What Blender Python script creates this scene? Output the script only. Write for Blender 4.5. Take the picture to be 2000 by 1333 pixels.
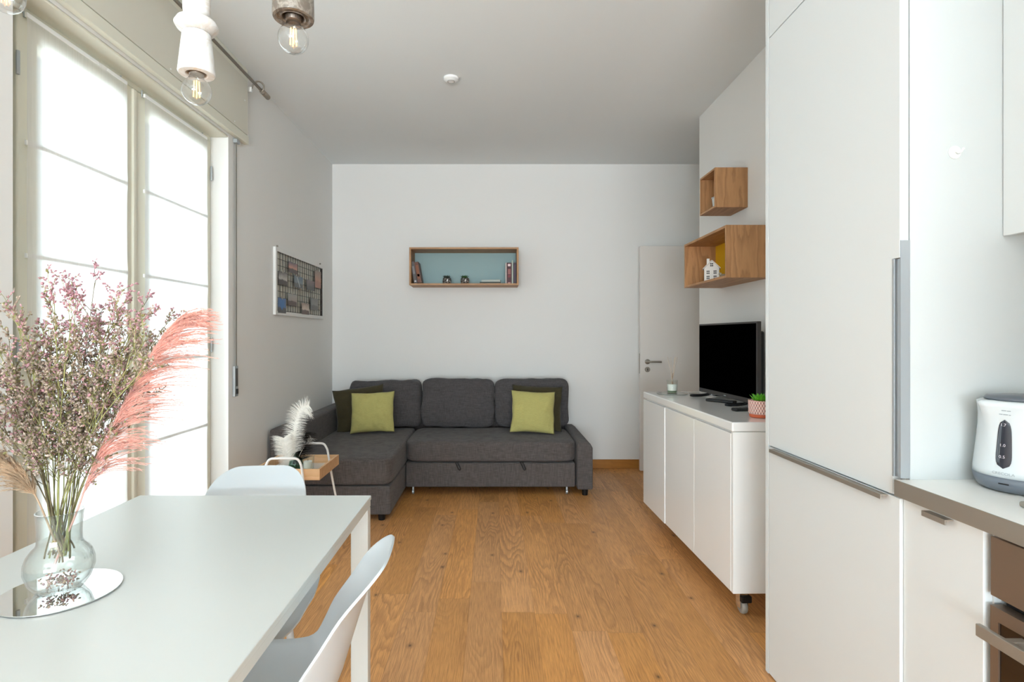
import bpy, bmesh, math, random
from mathutils import Vector, Matrix, noise as mnoise

for _o in list(bpy.data.objects):
    bpy.data.objects.remove(_o)
scene = bpy.context.scene
C = scene.collection
R = math.radians
rnd = random.Random(7)

# ------------------------------------------------------------------ camera, world, light, exposure
CX, CY, F, HC = 965.0, 657.0, 1075.0, 1.25        # principal point, focal length (px of the 2000 frame), eye height
cam_d = bpy.data.cameras.new('camera')
cam = bpy.data.objects.new('camera', cam_d)
C.objects.link(cam)
cam.location = (0, 0, HC)
cam.rotation_euler = (R(90), 0, 0)
cam_d.sensor_width = 36.0
cam_d.lens = 36.0 * F / 2000.0
cam_d.shift_x = (1000 - CX) / 2000.0
cam_d.shift_y = (CY - 666.5) / 2000.0
cam_d.clip_start = 0.05
scene.camera = cam

world = bpy.data.worlds.new('daylight')
scene.world = world
world.use_nodes = True
_bg = world.node_tree.nodes['Background']
_bg.inputs[0].default_value = (0.86, 0.94, 1.0, 1)
_bg.inputs[1].default_value = 0.55

def area(name, loc, rot, sx, sy, power, color=(1, 1, 1)):
    l = bpy.data.lights.new(name, 'AREA')
    l.shape = 'RECTANGLE'; l.size = sx; l.size_y = sy; l.energy = power; l.color = color
    o = bpy.data.objects.new(name, l); C.objects.link(o)
    o.location = loc; o.rotation_euler = rot
    return o
# daylight falling on the french window from outside
area('window_daylight', (-2.9, 2.45, 1.6), (0, R(-90), 0), 2.8, 2.6, 88, (0.86, 0.94, 1.0))
# added fill behind the camera, tilted up, standing in for kitchen-side daylight
area('rear_fill', (0.05, -4.6, 1.0), (R(152), 0, 0), 2.8, 2.6, 410, (0.81, 0.92, 0.985))

scene.view_settings.view_transform = 'Standard'
scene.view_settings.look = 'None'
scene.view_settings.gamma = 1.0
scene.view_settings.use_curve_mapping = False
scene.view_settings.exposure = 0.80
scene.cycles.use_denoising = True
scene.cycles.max_bounces = 12
scene.cycles.diffuse_bounces = 8
scene.cycles.transmission_bounces = 10
scene.cycles.transparent_max_bounces = 12
scene.cycles.caustics_reflective = False
scene.cycles.caustics_refractive = False
scene.cycles.sample_clamp_indirect = 6.0

# ------------------------------------------------------------------ helpers
OFF = {}
def P(px, py, Y):
    return Vector(((px - CX) / F * Y, Y, HC - (py - CY) / F * Y))

def s2l(c):
    def f(v):
        v /= 255.0
        return v / 12.92 if v <= 0.04045 else ((v + 0.055) / 1.055) ** 2.4
    return (f(c[0]), f(c[1]), f(c[2]), 1)

MATS = {}
def mat(name, col, rough=0.5, metal=0.0, spec=0.5, bump=None, trans=0.0, ior=1.45, coat=0.0, emis=None, var=0.0):
    if name in MATS: return MATS[name]
    m = bpy.data.materials.new(name); m.use_nodes = True
    nt = m.node_tree; b = nt.nodes['Principled BSDF']
    b.inputs['Base Color'].default_value = s2l(col)
    b.inputs['Roughness'].default_value = rough
    b.inputs['Metallic'].default_value = metal
    b.inputs['Specular IOR Level'].default_value = spec
    b.inputs['Transmission Weight'].default_value = trans
    b.inputs['IOR'].default_value = ior
    b.inputs['Coat Weight'].default_value = coat
    if emis:
        b.inputs['Emission Color'].default_value = s2l(emis[0]); b.inputs['Emission Strength'].default_value = emis[1]
    if bump or var:
        tc = nt.nodes.new('ShaderNodeTexCoord')
        no = nt.nodes.new('ShaderNodeTexNoise')
        no.inputs['Scale'].default_value = bump[0] if bump else 30
        no.inputs['Detail'].default_value = 5
        nt.links.new(tc.outputs['Object'], no.inputs['Vector'])
        if bump:
            bu = nt.nodes.new('ShaderNodeBump'); bu.inputs['Strength'].default_value = bump[1]
            bu.inputs['Distance'].default_value = 0.002
            nt.links.new(no.outputs[0], bu.inputs['Height']); nt.links.new(bu.outputs[0], b.inputs['Normal'])
        if var:
            mx = nt.nodes.new('ShaderNodeMix'); mx.data_type = 'RGBA'
            c = s2l(col)
            mx.inputs['A'].default_value = tuple(v * (1 - var) for v in c[:3]) + (1,)
            mx.inputs['B'].default_value = tuple(min(1, v * (1 + var)) for v in c[:3]) + (1,)
            nt.links.new(no.outputs[0], mx.inputs['Factor']); nt.links.new(mx.outputs['Result'], b.inputs['Base Color'])
    MATS[name] = m
    return m

class N:
    """small node-graph helper"""
    def __init__(s, m): s.nt = m.node_tree
    def new(s, t, **kw):
        n = s.nt.nodes.new(t)
        for k, v in kw.items(): setattr(n, k, v)
        return n
    def put(s, sock, v):
        if isinstance(v, (int, float)): sock.default_value = v
        elif isinstance(v, tuple): sock.default_value = v
        else: s.nt.links.new(v, sock)
    def math(s, op, a, b=None, c=None):
        n = s.new('ShaderNodeMath', operation=op); s.put(n.inputs[0], a)
        if b is not None: s.put(n.inputs[1], b)
        if c is not None: s.put(n.inputs[2], c)
        return n.outputs[0]
    def mix(s, f, a, b, mode='MIX'):
        n = s.new('ShaderNodeMix', data_type='RGBA', blend_type=mode)
        s.put(n.inputs['Factor'], f); s.put(n.inputs['A'], a); s.put(n.inputs['B'], b)
        return n.outputs['Result']
    def vec(s, x, y, z):
        n = s.new('ShaderNodeCombineXYZ'); s.put(n.inputs[0], x); s.put(n.inputs[1], y); s.put(n.inputs[2], z)
        return n.outputs[0]
    def noise(s, v, scale, detail=4, rough=0.5, dist=0.0):
        n = s.new('ShaderNodeTexNoise'); s.put(n.inputs['Vector'], v)
        n.inputs['Scale'].default_value = scale; n.inputs['Detail'].default_value = detail
        n.inputs['Roughness'].default_value = rough; n.inputs['Distortion'].default_value = dist
        return n.outputs[0]
    def ramp(s, f, stops):
        n = s.new('ShaderNodeValToRGB'); s.put(n.inputs[0], f)
        e = n.color_ramp.elements
        while len(e) < len(stops): e.new(0.5)
        for i, (p, c) in enumerate(stops):
            e[i].position = p; e[i].color = c if isinstance(c, tuple) else (c, c, c, 1)
        return n.outputs[0]

def wood(name, base, dark, along=1, ring=34.0, rough=0.45, planks=None, contrast=0.5):
    """oak: growth rings from stretched noise, fine pores; planks = (width, length) with boards along `along`"""
    m = bpy.data.materials.new(name); m.use_nodes = True
    g = N(m); b = m.node_tree.nodes['Principled BSDF']
    tc = g.new('ShaderNodeTexCoord'); sp = g.new('ShaderNodeSeparateXYZ'); g.put(sp.inputs[0], tc.outputs['Object'])
    ax = [sp.outputs[0], sp.outputs[1], sp.outputs[2]]
    L = ax[along]; Wd = ax[(along + 1) % 3] if along != 1 else ax[0]
    T = ax[(along + 2) % 3] if along != 1 else ax[2]
    seam = None
    if planks:
        pw, pl = planks
        rw = g.math('DIVIDE', g.math('ADD', Wd, 10.03), pw)
        row = g.math('FLOOR', rw); fx = g.math('FRACT', rw)
        wn = g.new('ShaderNodeTexWhiteNoise', noise_dimensions='1D'); g.put(wn.inputs['W'], row)
        sh = g.math('DIVIDE', g.math('ADD', L, g.math('MULTIPLY_ADD', wn.outputs['Value'], pl * 3, 12.0)), pl)
        col = g.math('FLOOR', sh); fy = g.math('FRACT', sh)
        wid = g.new('ShaderNodeTexWhiteNoise', noise_dimensions='2D'); g.put(wid.inputs['Vector'], g.vec(row, col, 0.0))
        pid = wid.outputs['Value']
        sc = g.new('ShaderNodeSeparateColor'); g.put(sc.inputs[0], wid.outputs['Color'])
        pid2 = sc.outputs[1]
        ex = g.math('MULTIPLY', g.math('MINIMUM', fx, g.math('SUBTRACT', 1.0, fx)), pw)
        ey = g.math('MULTIPLY', g.math('MINIMUM', fy, g.math('SUBTRACT', 1.0, fy)), pl)
        seam = g.math('SMOOTH_MIN', ex, ey, 0.0005)
        seam = g.math('MINIMUM', g.math('DIVIDE', seam, 0.0011), 1.0)
    else:
        pid = 0.37; pid2 = 0.5
    offs = g.math('MULTIPLY', pid, 37.0) if planks else 3.7
    # ring field
    v1 = g.vec(g.math('MULTIPLY', Wd, 7.0), g.math('MULTIPLY', L, 0.75), g.math('ADD', offs, g.math('MULTIPLY', T, 5.0)))
    n1 = g.noise(v1, 1.0, 1.5, 0.45, 0.25)
    v1b = g.vec(g.math('MULTIPLY', Wd, 40.0), g.math('MULTIPLY', L, 9.0), offs)
    n1b = g.noise(v1b, 1.0, 3, 0.55)
    f = g.math('ADD', g.math('MULTIPLY', n1, ring), g.math('MULTIPLY', n1b, 1.1))
    rg = g.math('FRACT', f)
    rings = g.ramp(rg, [(0.0, 0.0), (0.62, 1.0), (0.86, 0.9), (1.0, 0.0)])
    # fine pores
    v2 = g.vec(g.math('MULTIPLY', Wd, 330.0), g.math('MULTIPLY', L, 10.0), offs)
    pores = g.ramp(g.noise(v2, 1.0, 3, 0.6), [(0.36, 0.0), (0.58, 1.0)])
    # slow tone change in the board
    v3 = g.vec(g.math('MULTIPLY', Wd, 5.0), g.math('MULTIPLY', L, 1.3), g.math('ADD', offs, 5.0))
    tone = g.noise(v3, 1.0, 3)
    cb, cd = s2l(base), s2l(dark)
    amt = contrast
    if planks:      # strong figure only in patches and on some boards
        fig = g.noise(g.vec(g.math('MULTIPLY', Wd, 3.0), g.math('MULTIPLY', L, 1.6), g.math('ADD', offs, 9.0)), 1.0, 2)
        amt = g.math('MULTIPLY', g.ramp(fig, [(0.40, 0.16), (0.62, 1.0)]), contrast)
    c = g.mix(g.math('MULTIPLY', g.math('SUBTRACT', 1.0, rings), amt), cb, cd)
    c = g.mix(g.math('MULTIPLY', g.math('SUBTRACT', 1.0, pores), 0.55 if planks else 0.22), c, cd)
    c = g.mix(g.math('MULTIPLY', tone, 0.45), c, tuple(v * 0.72 for v in cb[:3]) + (1,))
    if planks:
        hsv = g.new('ShaderNodeHueSaturation'); g.put(hsv.inputs['Color'], c)
        g.put(hsv.inputs['Value'], g.math('MULTIPLY_ADD', pid, 0.20, 0.91))
        g.put(hsv.inputs['Saturation'], g.math('MULTIPLY_ADD', pid2, 0.10, 0.92))
        c = hsv.outputs[0]
        # small knots
        vk = g.vec(g.math('MULTIPLY', Wd, 4.2), g.math('MULTIPLY', L, 2.6), 0.0)
        vo = g.new('ShaderNodeTexVoronoi', voronoi_dimensions='2D'); g.put(vo.inputs['Vector'], vk); vo.inputs['Scale'].default_value = 1.0
        k = g.ramp(vo.outputs['Distance'], [(0.008, 1.0), (0.03, 0.4), (0.08, 0.0)])
        sc2 = g.new('ShaderNodeSeparateColor'); g.put(sc2.inputs[0], vo.outputs['Color'])
        k = g.math('MULTIPLY', k, g.math('GREATER_THAN', sc2.outputs[0], 0.52))
        c = g.mix(g.math('MULTIPLY', k, 0.85), c, s2l((62, 36, 20)))
        c = g.mix(g.math('MULTIPLY', g.math('SUBTRACT', 1.0, seam), 0.55), c, s2l((92, 54, 26)))
        hgt = g.math('ADD', g.math('MULTIPLY', seam, 1.0), g.math('MULTIPLY', rings, 0.4))
    else:
        hgt = rings
    bu = g.new('ShaderNodeBump'); bu.inputs['Strength'].default_value = 0.35; bu.inputs['Distance'].default_value = 0.0008
    g.put(bu.inputs['Height'], hgt); g.put(b.inputs['Normal'], bu.outputs[0])
    g.put(b.inputs['Base Color'], c)
    b.inputs['Roughness'].default_value = rough
    b.inputs['Specular IOR Level'].default_value = 0.35
    return m

def fabric(name, col, warp=0.25, scale=420.0, rough=0.95, bump=0.5, sheen=0.1):
    m = bpy.data.materials.new(name); m.use_nodes = True
    g = N(m); b = m.node_tree.nodes['Principled BSDF']
    tc = g.new('ShaderNodeTexCoord'); sp = g.new('ShaderNodeSeparateXYZ'); g.put(sp.inputs[0], tc.outputs['Object'])
    x, y, z = sp.outputs
    a = g.noise(g.vec(g.math('MULTIPLY', x, scale), g.math('MULTIPLY', y, scale), g.math('MULTIPLY', z, scale * .06)), 1.0, 2)
    c2 = g.noise(g.vec(g.math('MULTIPLY', x, scale * .06), g.math('MULTIPLY', y, scale * .06), g.math('MULTIPLY', z, scale)), 1.0, 2)
    w = g.math('MULTIPLY', g.math('ADD', a, c2), 0.5)
    w = g.ramp(w, [(0.38, 0.0), (0.62, 1.0)])
    c = s2l(col)
    lo = tuple(v * (1 - warp) for v in c[:3]) + (1,); hi = tuple(min(1, v * (1 + warp)) for v in c[:3]) + (1,)
    g.put(b.inputs['Base Color'], g.mix(w, lo, hi))
    bu = g.new('ShaderNodeBump'); bu.inputs['Strength'].default_value = bump; bu.inputs['Distance'].default_value = 0.001
    g.put(bu.inputs['Height'], w); g.put(b.inputs['Normal'], bu.outputs[0])
    b.inputs['Roughness'].default_value = rough; b.inputs['Specular IOR Level'].default_value = 0.15
    b.inputs['Sheen Weight'].default_value = sheen
    return m

def leafy(name, col, tl=0.4, var=0.3, scale=60):
    """diffuse + translucent, for petals, plumes, feathers"""
    m = bpy.data.materials.new(name); m.use_nodes = True
    g = N(m); nt = m.node_tree; nt.nodes.remove(nt.nodes['Principled BSDF'])
    out = nt.nodes['Material Output']
    tc = g.new('ShaderNodeTexCoord')
    n = g.noise(tc.outputs['Object'], scale, 3)
    n = g.ramp(n, [(0.35, 0.0), (0.65, 1.0)])
    c = s2l(col)
    cc = g.mix(n, tuple(v * (1 - var) for v in c[:3]) + (1,), tuple(min(1, v * (1 + var)) for v in c[:3]) + (1,))
    d = g.new('ShaderNodeBsdfDiffuse'); g.put(d.inputs[0], cc)
    t = g.new('ShaderNodeBsdfTranslucent'); g.put(t.inputs[0], cc)
    mx = g.new('ShaderNodeMixShader'); mx.inputs[0].default_value = tl
    g.put(mx.inputs[1], d.outputs[0]); g.put(mx.inputs[2], t.outputs[0]); g.put(out.inputs[0], mx.outputs[0])
    return m

def sheer(name):
    m = bpy.data.materials.new(name); m.use_nodes = True
    g = N(m); nt = m.node_tree; nt.nodes.remove(nt.nodes['Principled BSDF'])
    out = nt.nodes['Material Output']
    d = g.new('ShaderNodeBsdfDiffuse'); d.inputs[0].default_value = (.86, .86, .85, 1)
    t = g.new('ShaderNodeBsdfTranslucent'); t.inputs[0].default_value = (.95, .95, .94, 1)
    tr = g.new('ShaderNodeBsdfTransparent')
    tc = g.new('ShaderNodeTexCoord'); sp = g.new('ShaderNodeSeparateXYZ'); g.put(sp.inputs[0], tc.outputs['Object'])
    th = g.noise(g.vec(g.math('MULTIPLY', sp.outputs[0], 8.0), g.math('MULTIPLY', sp.outputs[1], 160.0), g.math('MULTIPLY', sp.outputs[2], 5.0)), 1.0, 3)
    f = g.math('MULTIPLY_ADD', th, 0.16, 0.24)
    m1 = g.new('ShaderNodeMixShader'); m1.inputs[0].default_value = 0.62
    g.put(m1.inputs[1], d.outputs[0]); g.put(m1.inputs[2], t.outputs[0])
    m2 = g.new('ShaderNodeMixShader'); g.put(m2.inputs[0], f)
    g.put(m2.inputs[1], m1.outputs[0]); g.put(m2.inputs[2], tr.outputs[0]); g.put(out.inputs[0], m2.outputs[0])
    return m

def pane_mat(name):
    m = bpy.data.materials.new(name); m.use_nodes = True
    g = N(m); nt = m.node_tree; nt.nodes.remove(nt.nodes['Principled BSDF'])
    out = nt.nodes['Material Output']
    tr = g.new('ShaderNodeBsdfTransparent'); tr.inputs[0].default_value = (.95, .97, .96, 1)
    gl = g.new('ShaderNodeBsdfGlossy'); gl.inputs['Roughness'].default_value = 0.02
    mx = g.new('ShaderNodeMixShader'); mx.inputs[0].default_value = 0.07
    g.put(mx.inputs[1], tr.outputs[0]); g.put(mx.inputs[2], gl.outputs[0]); g.put(out.inputs[0], mx.outputs[0])
    return m

def clear_glass(name, tint=(.97, .985, .98, 1), refl=0.10, k=.55, pw=4.0):
    """thin clear glass: transparent with fresnel reflection"""
    m = bpy.data.materials.new(name); m.use_nodes = True
    g = N(m); nt = m.node_tree; nt.nodes.remove(nt.nodes['Principled BSDF'])
    out = nt.nodes['Material Output']
    tr = g.new('ShaderNodeBsdfTransparent'); tr.inputs[0].default_value = tint
    gl = g.new('ShaderNodeBsdfGlossy'); gl.inputs['Roughness'].default_value = 0.03
    lw = g.new('ShaderNodeLayerWeight'); lw.inputs[0].default_value = 0.5
    f = g.math('MULTIPLY_ADD', g.math('POWER', lw.outputs['Facing'], pw), k, refl * .25)
    mx = g.new('ShaderNodeMixShader'); g.put(mx.inputs[0], g.math('MINIMUM', f, 0.9))
    g.put(mx.inputs[1], tr.outputs[0]); g.put(mx.inputs[2], gl.outputs[0]); g.put(out.inputs[0], mx.outputs[0])
    return m

def marble(name, base, vein, scale=9, amt=0.6, rough=0.35):
    m = bpy.data.materials.new(name); m.use_nodes = True
    g = N(m); b = m.node_tree.nodes['Principled BSDF']
    tc = g.new('ShaderNodeTexCoord')
    n = g.noise(tc.outputs['Object'], scale, 6, 0.6, 1.6)
    v = g.math('ABSOLUTE', g.math('SUBTRACT', n, 0.5))
    f = g.ramp(v, [(0.0, 1.0), (0.07, 0.0)])
    g.put(b.inputs['Base Color'], g.mix(g.math('MULTIPLY', f, amt), s2l(base), s2l(vein)))
    b.inputs['Roughness'].default_value = rough
    return m

def tag(o, label=None, cat=None, group=None, kind=None):
    if label: o['label'] = label
    if cat: o['category'] = cat
    if group: o['group'] = group
    if kind: o['kind'] = kind
    return o

def thing(name, label, cat, loc=(0, 0, 0), rotz=0.0, group=None, world_coords=True, kind=None):
    o = bpy.data.objects.new(name, None); C.objects.link(o)
    o.empty_display_size = 0.05
    o.location = loc; o.rotation_euler = (0, 0, rotz)
    OFF[o.name] = Vector(loc) if world_coords else Vector((0, 0, 0))
    return tag(o, label, cat, group, kind)

def obj(name, bm, m=None, parent=None, smooth=False, bevel=0.0, bseg=2, label=None, kind=None, sub=0, origin=None, mats=None):
    me = bpy.data.meshes.new(name)
    off = Vector((0, 0, 0))
    if parent is not None: off = OFF.get(parent.name, off)
    elif origin is not None: off = Vector(origin)
    if off.length > 0:
        for v in bm.verts: v.co -= off
    bmesh.ops.recalc_face_normals(bm, faces=bm.faces)
    bm.to_mesh(me); bm.free()
    if mats:
        for mm in mats: me.materials.append(mm)
    elif m: me.materials.append(m)
    if smooth:
        for p in me.polygons: p.use_smooth = True
    o = bpy.data.objects.new(name, me); C.objects.link(o)
    if parent is not None:
        o.parent = parent; OFF[o.name] = off
    elif origin is not None: o.location = off
    if bevel > 0:
        md = o.modifiers.new('bevel', 'BEVEL'); md.width = bevel; md.segments = bseg; md.limit_method = 'ANGLE'; md.angle_limit = R(40)
        for p in me.polygons: p.use_smooth = True
        md.harden_normals = True
    if sub:
        md = o.modifiers.new('sub', 'SUBSURF'); md.levels = sub; md.render_levels = sub
    if label: o['label'] = label
    if kind: o['kind'] = kind
    return o

def BM(): return bmesh.new()

def box(bm, x0, x1, y0, y1, z0, z1, M=None):
    vs = [bm.verts.new((x, y, z)) for x in (x0, x1) for y in (y0, y1) for z in (z0, z1)]
    for f in ((0, 1, 3, 2), (4, 6, 7, 5), (0, 4, 5, 1), (2, 3, 7, 6), (0, 2, 6, 4), (1, 5, 7, 3)):
        bm.faces.new([vs[i] for i in f])
    if M is not None:
        for v in vs: v.co = M @ v.co
    return vs

def bx(*a, M=None):
    bm = BM(); box(bm, *a, M=M); return bm

def frame_of(d):
    d = d.normalized()
    up = Vector((0, 0, 1)) if abs(d.z) < 0.95 else Vector((1, 0, 0))
    a = d.cross(up).normalized(); return a, a.cross(d).normalized()

def tube(bm, pts, r, seg=10, cap=True):
    """tube through pts; r number or list"""
    pts = [Vector(p) for p in pts]; n = len(pts)
    rs = r if isinstance(r, (list, tuple)) else [r] * n
    rings = []
    a = None
    for i, p in enumerate(pts):
        d = pts[min(i + 1, n - 1)] - pts[max(i - 1, 0)]
        if d.length < 1e-9: d = Vector((0, 0, 1))
        d.normalize()
        if a is None: a, b = frame_of(d)
        else:
            a = (a - d * a.dot(d))
            if a.length < 1e-6: a, b = frame_of(d)
            a.normalize(); b = a.cross(d).normalized()
        rings.append([bm.verts.new(p + (a * math.cos(t) + b * math.sin(t)) * rs[i]) for t in (2 * math.pi * k / seg for k in range(seg))])
    for i in range(n - 1):
        for k in range(seg):
            bm.faces.new((rings[i][k], rings[i][(k + 1) % seg], rings[i + 1][(k + 1) % seg], rings[i + 1][k]))
    if cap and seg > 2:
        bm.faces.new(rings[0][::-1]); bm.faces.new(rings[-1])
    return bm

def smooth_path(pts, n=8):
    """Catmull-Rom resample"""
    pts = [Vector(p) for p in pts]
    q = [pts[0] * 2 - pts[1]] + pts + [pts[-1] * 2 - pts[-2]]
    out = []
    for i in range(1, len(q) - 2):
        for k in range(n):
            t = k / n
            p0, p1, p2, p3 = q[i - 1], q[i], q[i + 1], q[i + 2]
            out.append(0.5 * ((2 * p1) + (p2 - p0) * t + (2 * p0 - 5 * p1 + 4 * p2 - p3) * t * t + (3 * p1 - p0 - 3 * p2 + p3) * t ** 3))
    out.append(pts[-1])
    return out

def lathe(bm, prof, seg=32, c=(0, 0, 0), rib=0.0, nrib=0, closed=False):
    """prof [(r,z)]"""
    c = Vector(c); rings = []
    for (r, z) in prof:
        if r < 1e-5: rings.append([bm.verts.new(c + Vector((0, 0, z)))])
        else:
            ring = []
            for k in range(seg):
                t = 2 * math.pi * k / seg
                rr = r * (1 + rib * math.cos(nrib * t)) if rib else r
                ring.append(bm.verts.new(c + Vector((rr * math.cos(t), rr * math.sin(t), z))))
            rings.append(ring)
    for i in range(len(rings) - 1):
        A, B = rings[i], rings[i + 1]
        if len(A) == 1 and len(B) == 1: continue
        for k in range(seg):
            k2 = (k + 1) % seg
            if len(A) == 1: bm.faces.new((A[0], B[k2], B[k]))
            elif len(B) == 1: bm.faces.new((A[k], A[k2], B[0]))
            else: bm.faces.new((A[k], A[k2], B[k2], B[k]))
    return bm

def cushion(bm, cx, cy, cz, hx, hy, hz, n=6.0, div=14, wr=0.0, seed=0, M=None, puff=(0, 0, 0)):
    """rounded cushion block, optional wrinkle noise; half sizes"""
    t = bmesh.new(); bmesh.ops.create_cube(t, size=2)
    bmesh.ops.subdivide_edges(t, edges=t.edges, cuts=div, use_grid_fill=True)
    mp = {}
    for v in t.verts:
        x, y, z = v.co
        # push vertices toward edges for crisp corners
        k = max(abs(x), abs(y), abs(z)); s = (abs(x) ** n + abs(y) ** n + abs(z) ** n) ** (1.0 / n)
        x, y, z = x * k / s, y * k / s, z * k / s
        px = x * hx * (1 + puff[0] * (1 - y * y) * (1 - z * z)); py = y * hy * (1 + puff[1] * (1 - x * x) * (1 - z * z)); pz = z * hz * (1 + puff[2] * (1 - x * x) * (1 - y * y))
        p = Vector((px, py, pz))
        if wr:
            q = p * 9 + Vector((seed * 7.1, seed * 3.3, 0))
            p += Vector((mnoise.noise(q), mnoise.noise(q + Vector((9, 0, 0))), mnoise.noise(q + Vector((0, 9, 0))))) * wr
        if M is not None: p = M @ p
        mp[v.index] = bm.verts.new(p + Vector((cx, cy, cz)))
    for f in t.faces: bm.faces.new([mp[v.index] for v in f.verts])
    t.free(); return bm

def pillow(bm, W, H, T, M, seed=0, n=34, wr=0.013, pinch=0.06):
    """throw pillow in its local xz plane, thickness along y, pulled corners"""
    grids = []
    for side in (-1, 1):
        g = []
        for i in range(n + 1):
            row = []
            for j in range(n + 1):
                u = -1 + 2 * i / n; v = -1 + 2 * j / n
                x = u * W / 2 * (1 - pinch * (1 - v * v)); z = v * H / 2 * (1 - pinch * (1 - u * u))
                e = max(0.0, (1 - abs(u) ** 2.6)) ** .55 * max(0.0, (1 - abs(v) ** 2.6)) ** .55
                q = Vector((x * 8, z * 8, seed * 5.7 + side))
                w = mnoise.noise(q) * wr * 1.6 + abs(mnoise.noise(q * 2.3)) * wr
                x += mnoise.noise(Vector((seed, z * 9, 3))) * wr * .7; z += mnoise.noise(Vector((seed + 4, x * 9, 3))) * wr * .7
                row.append(bm.verts.new(M @ Vector((x, side * (T / 2 * e + w * min(1, e * 3)), z))))
            g.append(row)
        grids.append(g)
    for s, g in enumerate(grids):
        for i in range(n):
            for j in range(n):
                q = (g[i][j], g[i + 1][j], g[i + 1][j + 1], g[i][j + 1])
                bm.faces.new(q if s == 0 else q[::-1])
    bmesh.ops.remove_doubles(bm, verts=bm.verts, dist=0.0004)
    return bm

def text_bm(s, size, mapper, extrude=0.0):
    cu = bpy.data.curves.new('txt', 'FONT'); cu.body = s; cu.size = size; cu.align_x = 'CENTER'; cu.align_y = 'CENTER'
    cu.extrude = extrude; cu.resolution_u = 3
    o = bpy.data.objects.new('txt', cu); me = bpy.data.meshes.new_from_object(o)
    bm = bmesh.new(); bm.from_mesh(me)
    for v in bm.verts: v.co = mapper(v.co)
    bpy.data.objects.remove(o); bpy.data.curves.remove(cu); bpy.data.meshes.remove(me)
    return bm

# ------------------------------------------------------------------ materials
M_wall = mat('wall_paint', (226, 226, 224), 0.9, spec=0.2, bump=(120, 0.05))
M_ceil = mat('ceiling_paint', (222, 226, 227), 0.95, spec=0.15)
M_cream = mat('cream_joinery', (218, 217, 203), 0.5, spec=0.35)
M_cream2 = mat('cream_panel', (208, 206, 194), 0.55, spec=0.3)
M_white = mat('white_lacquer', (236, 238, 238), 0.28, spec=0.5)
M_kit = mat('white_kitchen_front', (214, 219, 220), 0.42, spec=0.4)
M_kside_dim = mat('white_kitchen_side_dimmed', (194, 199, 199), 0.6, spec=0.2)  # kitchen white darkened in colour to offset the strong rear light there
M_side = mat('white_gloss_sideboard', (236, 237, 236), 0.16, spec=0.5, coat=0.3)
M_table = mat('white_table_top', (205, 210, 208), 0.32, spec=0.45)
M_chair = mat('white_plastic', (196, 204, 209), 0.36, spec=0.45)
M_floor = wood('oak_floor', (222, 160, 94), (132, 84, 42), along=1, ring=26, rough=0.42, planks=(0.148, 1.35), contrast=0.62)
M_oakx = wood('oak_shelf_x', (188, 146, 106), (128, 90, 60), along=0, ring=12, rough=0.5, contrast=0.5)
M_oakz = wood('oak_shelf_z', (192, 146, 102), (124, 84, 52), along=2, ring=12, rough=0.5, contrast=0.55)
M_oaky = wood('oak_shelf_y', (188, 143, 100), (124, 84, 52), along=1, ring=12, rough=0.5, contrast=0.5)
M_skirt = wood('skirting_wood', (176, 118, 52), (140, 88, 34), along=0, ring=8, rough=0.4, contrast=0.3)
M_tray = wood('pale_pine', (226, 186, 144), (196, 148, 100), along=0, ring=16, rough=0.55, contrast=0.5)
M_sofa = fabric('charcoal_weave', (88, 83, 82), 0.28, 300, bump=0.5)
M_sofa2 = fabric('charcoal_weave_back', (80, 77, 78), 0.26, 300, bump=0.5)
M_lime = fabric('lime_linen', (178, 172, 108), 0.10, 700, bump=0.25)
M_olive = fabric('olive_linen', (66, 60, 42), 0.14, 700, bump=0.25)
M_black = mat('black_plastic', (22, 22, 23), 0.35, spec=0.4)
M_screen = mat('screen_black', (1, 1, 1), 0.5, spec=0.0)
M_bezel = mat('dark_bezel', (58, 55, 54), 0.4, spec=0.4)
M_steel = mat('brushed_steel', (158, 151, 141), 0.4, metal=0.6, bump=(300, 0.05))
M_steel2 = mat('grey_aluminium', (178, 184, 188), 0.45, metal=0.6)
M_oven = mat('oven_steel', (140, 122, 106), 0.4, metal=0.7)
M_chrome = mat('chrome', (225, 225, 228), 0.08, metal=1.0)
M_iron = mat('pewter_rod', (146, 138, 127), 0.45, metal=0.3)
M_mirror = mat('mirror', (242, 245, 245), 0.015, metal=1.0)
M_ovenglass = mat('oven_glass', (26, 18, 16), 0.06, spec=0.6, coat=0.5)
M_glass = clear_glass('thin_glass')
M_vase = clear_glass('vase_glass', (.955, .975, .968, 1), 0.25, .9, 2.6)
M_bulb = clear_glass('bulb_glass', (.975, .98, .975, 1), 0.3, .9, 2.2)
M_greenglass = clear_glass('green_glass', (.45, .62, .55, 1), 0.2)
M_pane = pane_mat('window_pane')
M_sheer = sheer('sheer_voile')
M_marble = marble('white_marble', (216, 218, 218), (186, 170, 152), 14, 0.4)
M_marbled = marble('brown_marble', (104, 95, 86), (166, 160, 150), 26, 0.5)
M_fil = mat('glowing_filament', (255, 200, 120), 0.5, emis=((255, 186, 96), 2.6))
M_socket = mat('socket_metal', (150, 138, 128), 0.3, metal=0.9)
M_wax = mat('candle_wax', (240, 238, 228), 0.6)
M_paper = mat('book_pages', (225, 220, 208), 0.9)

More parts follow.
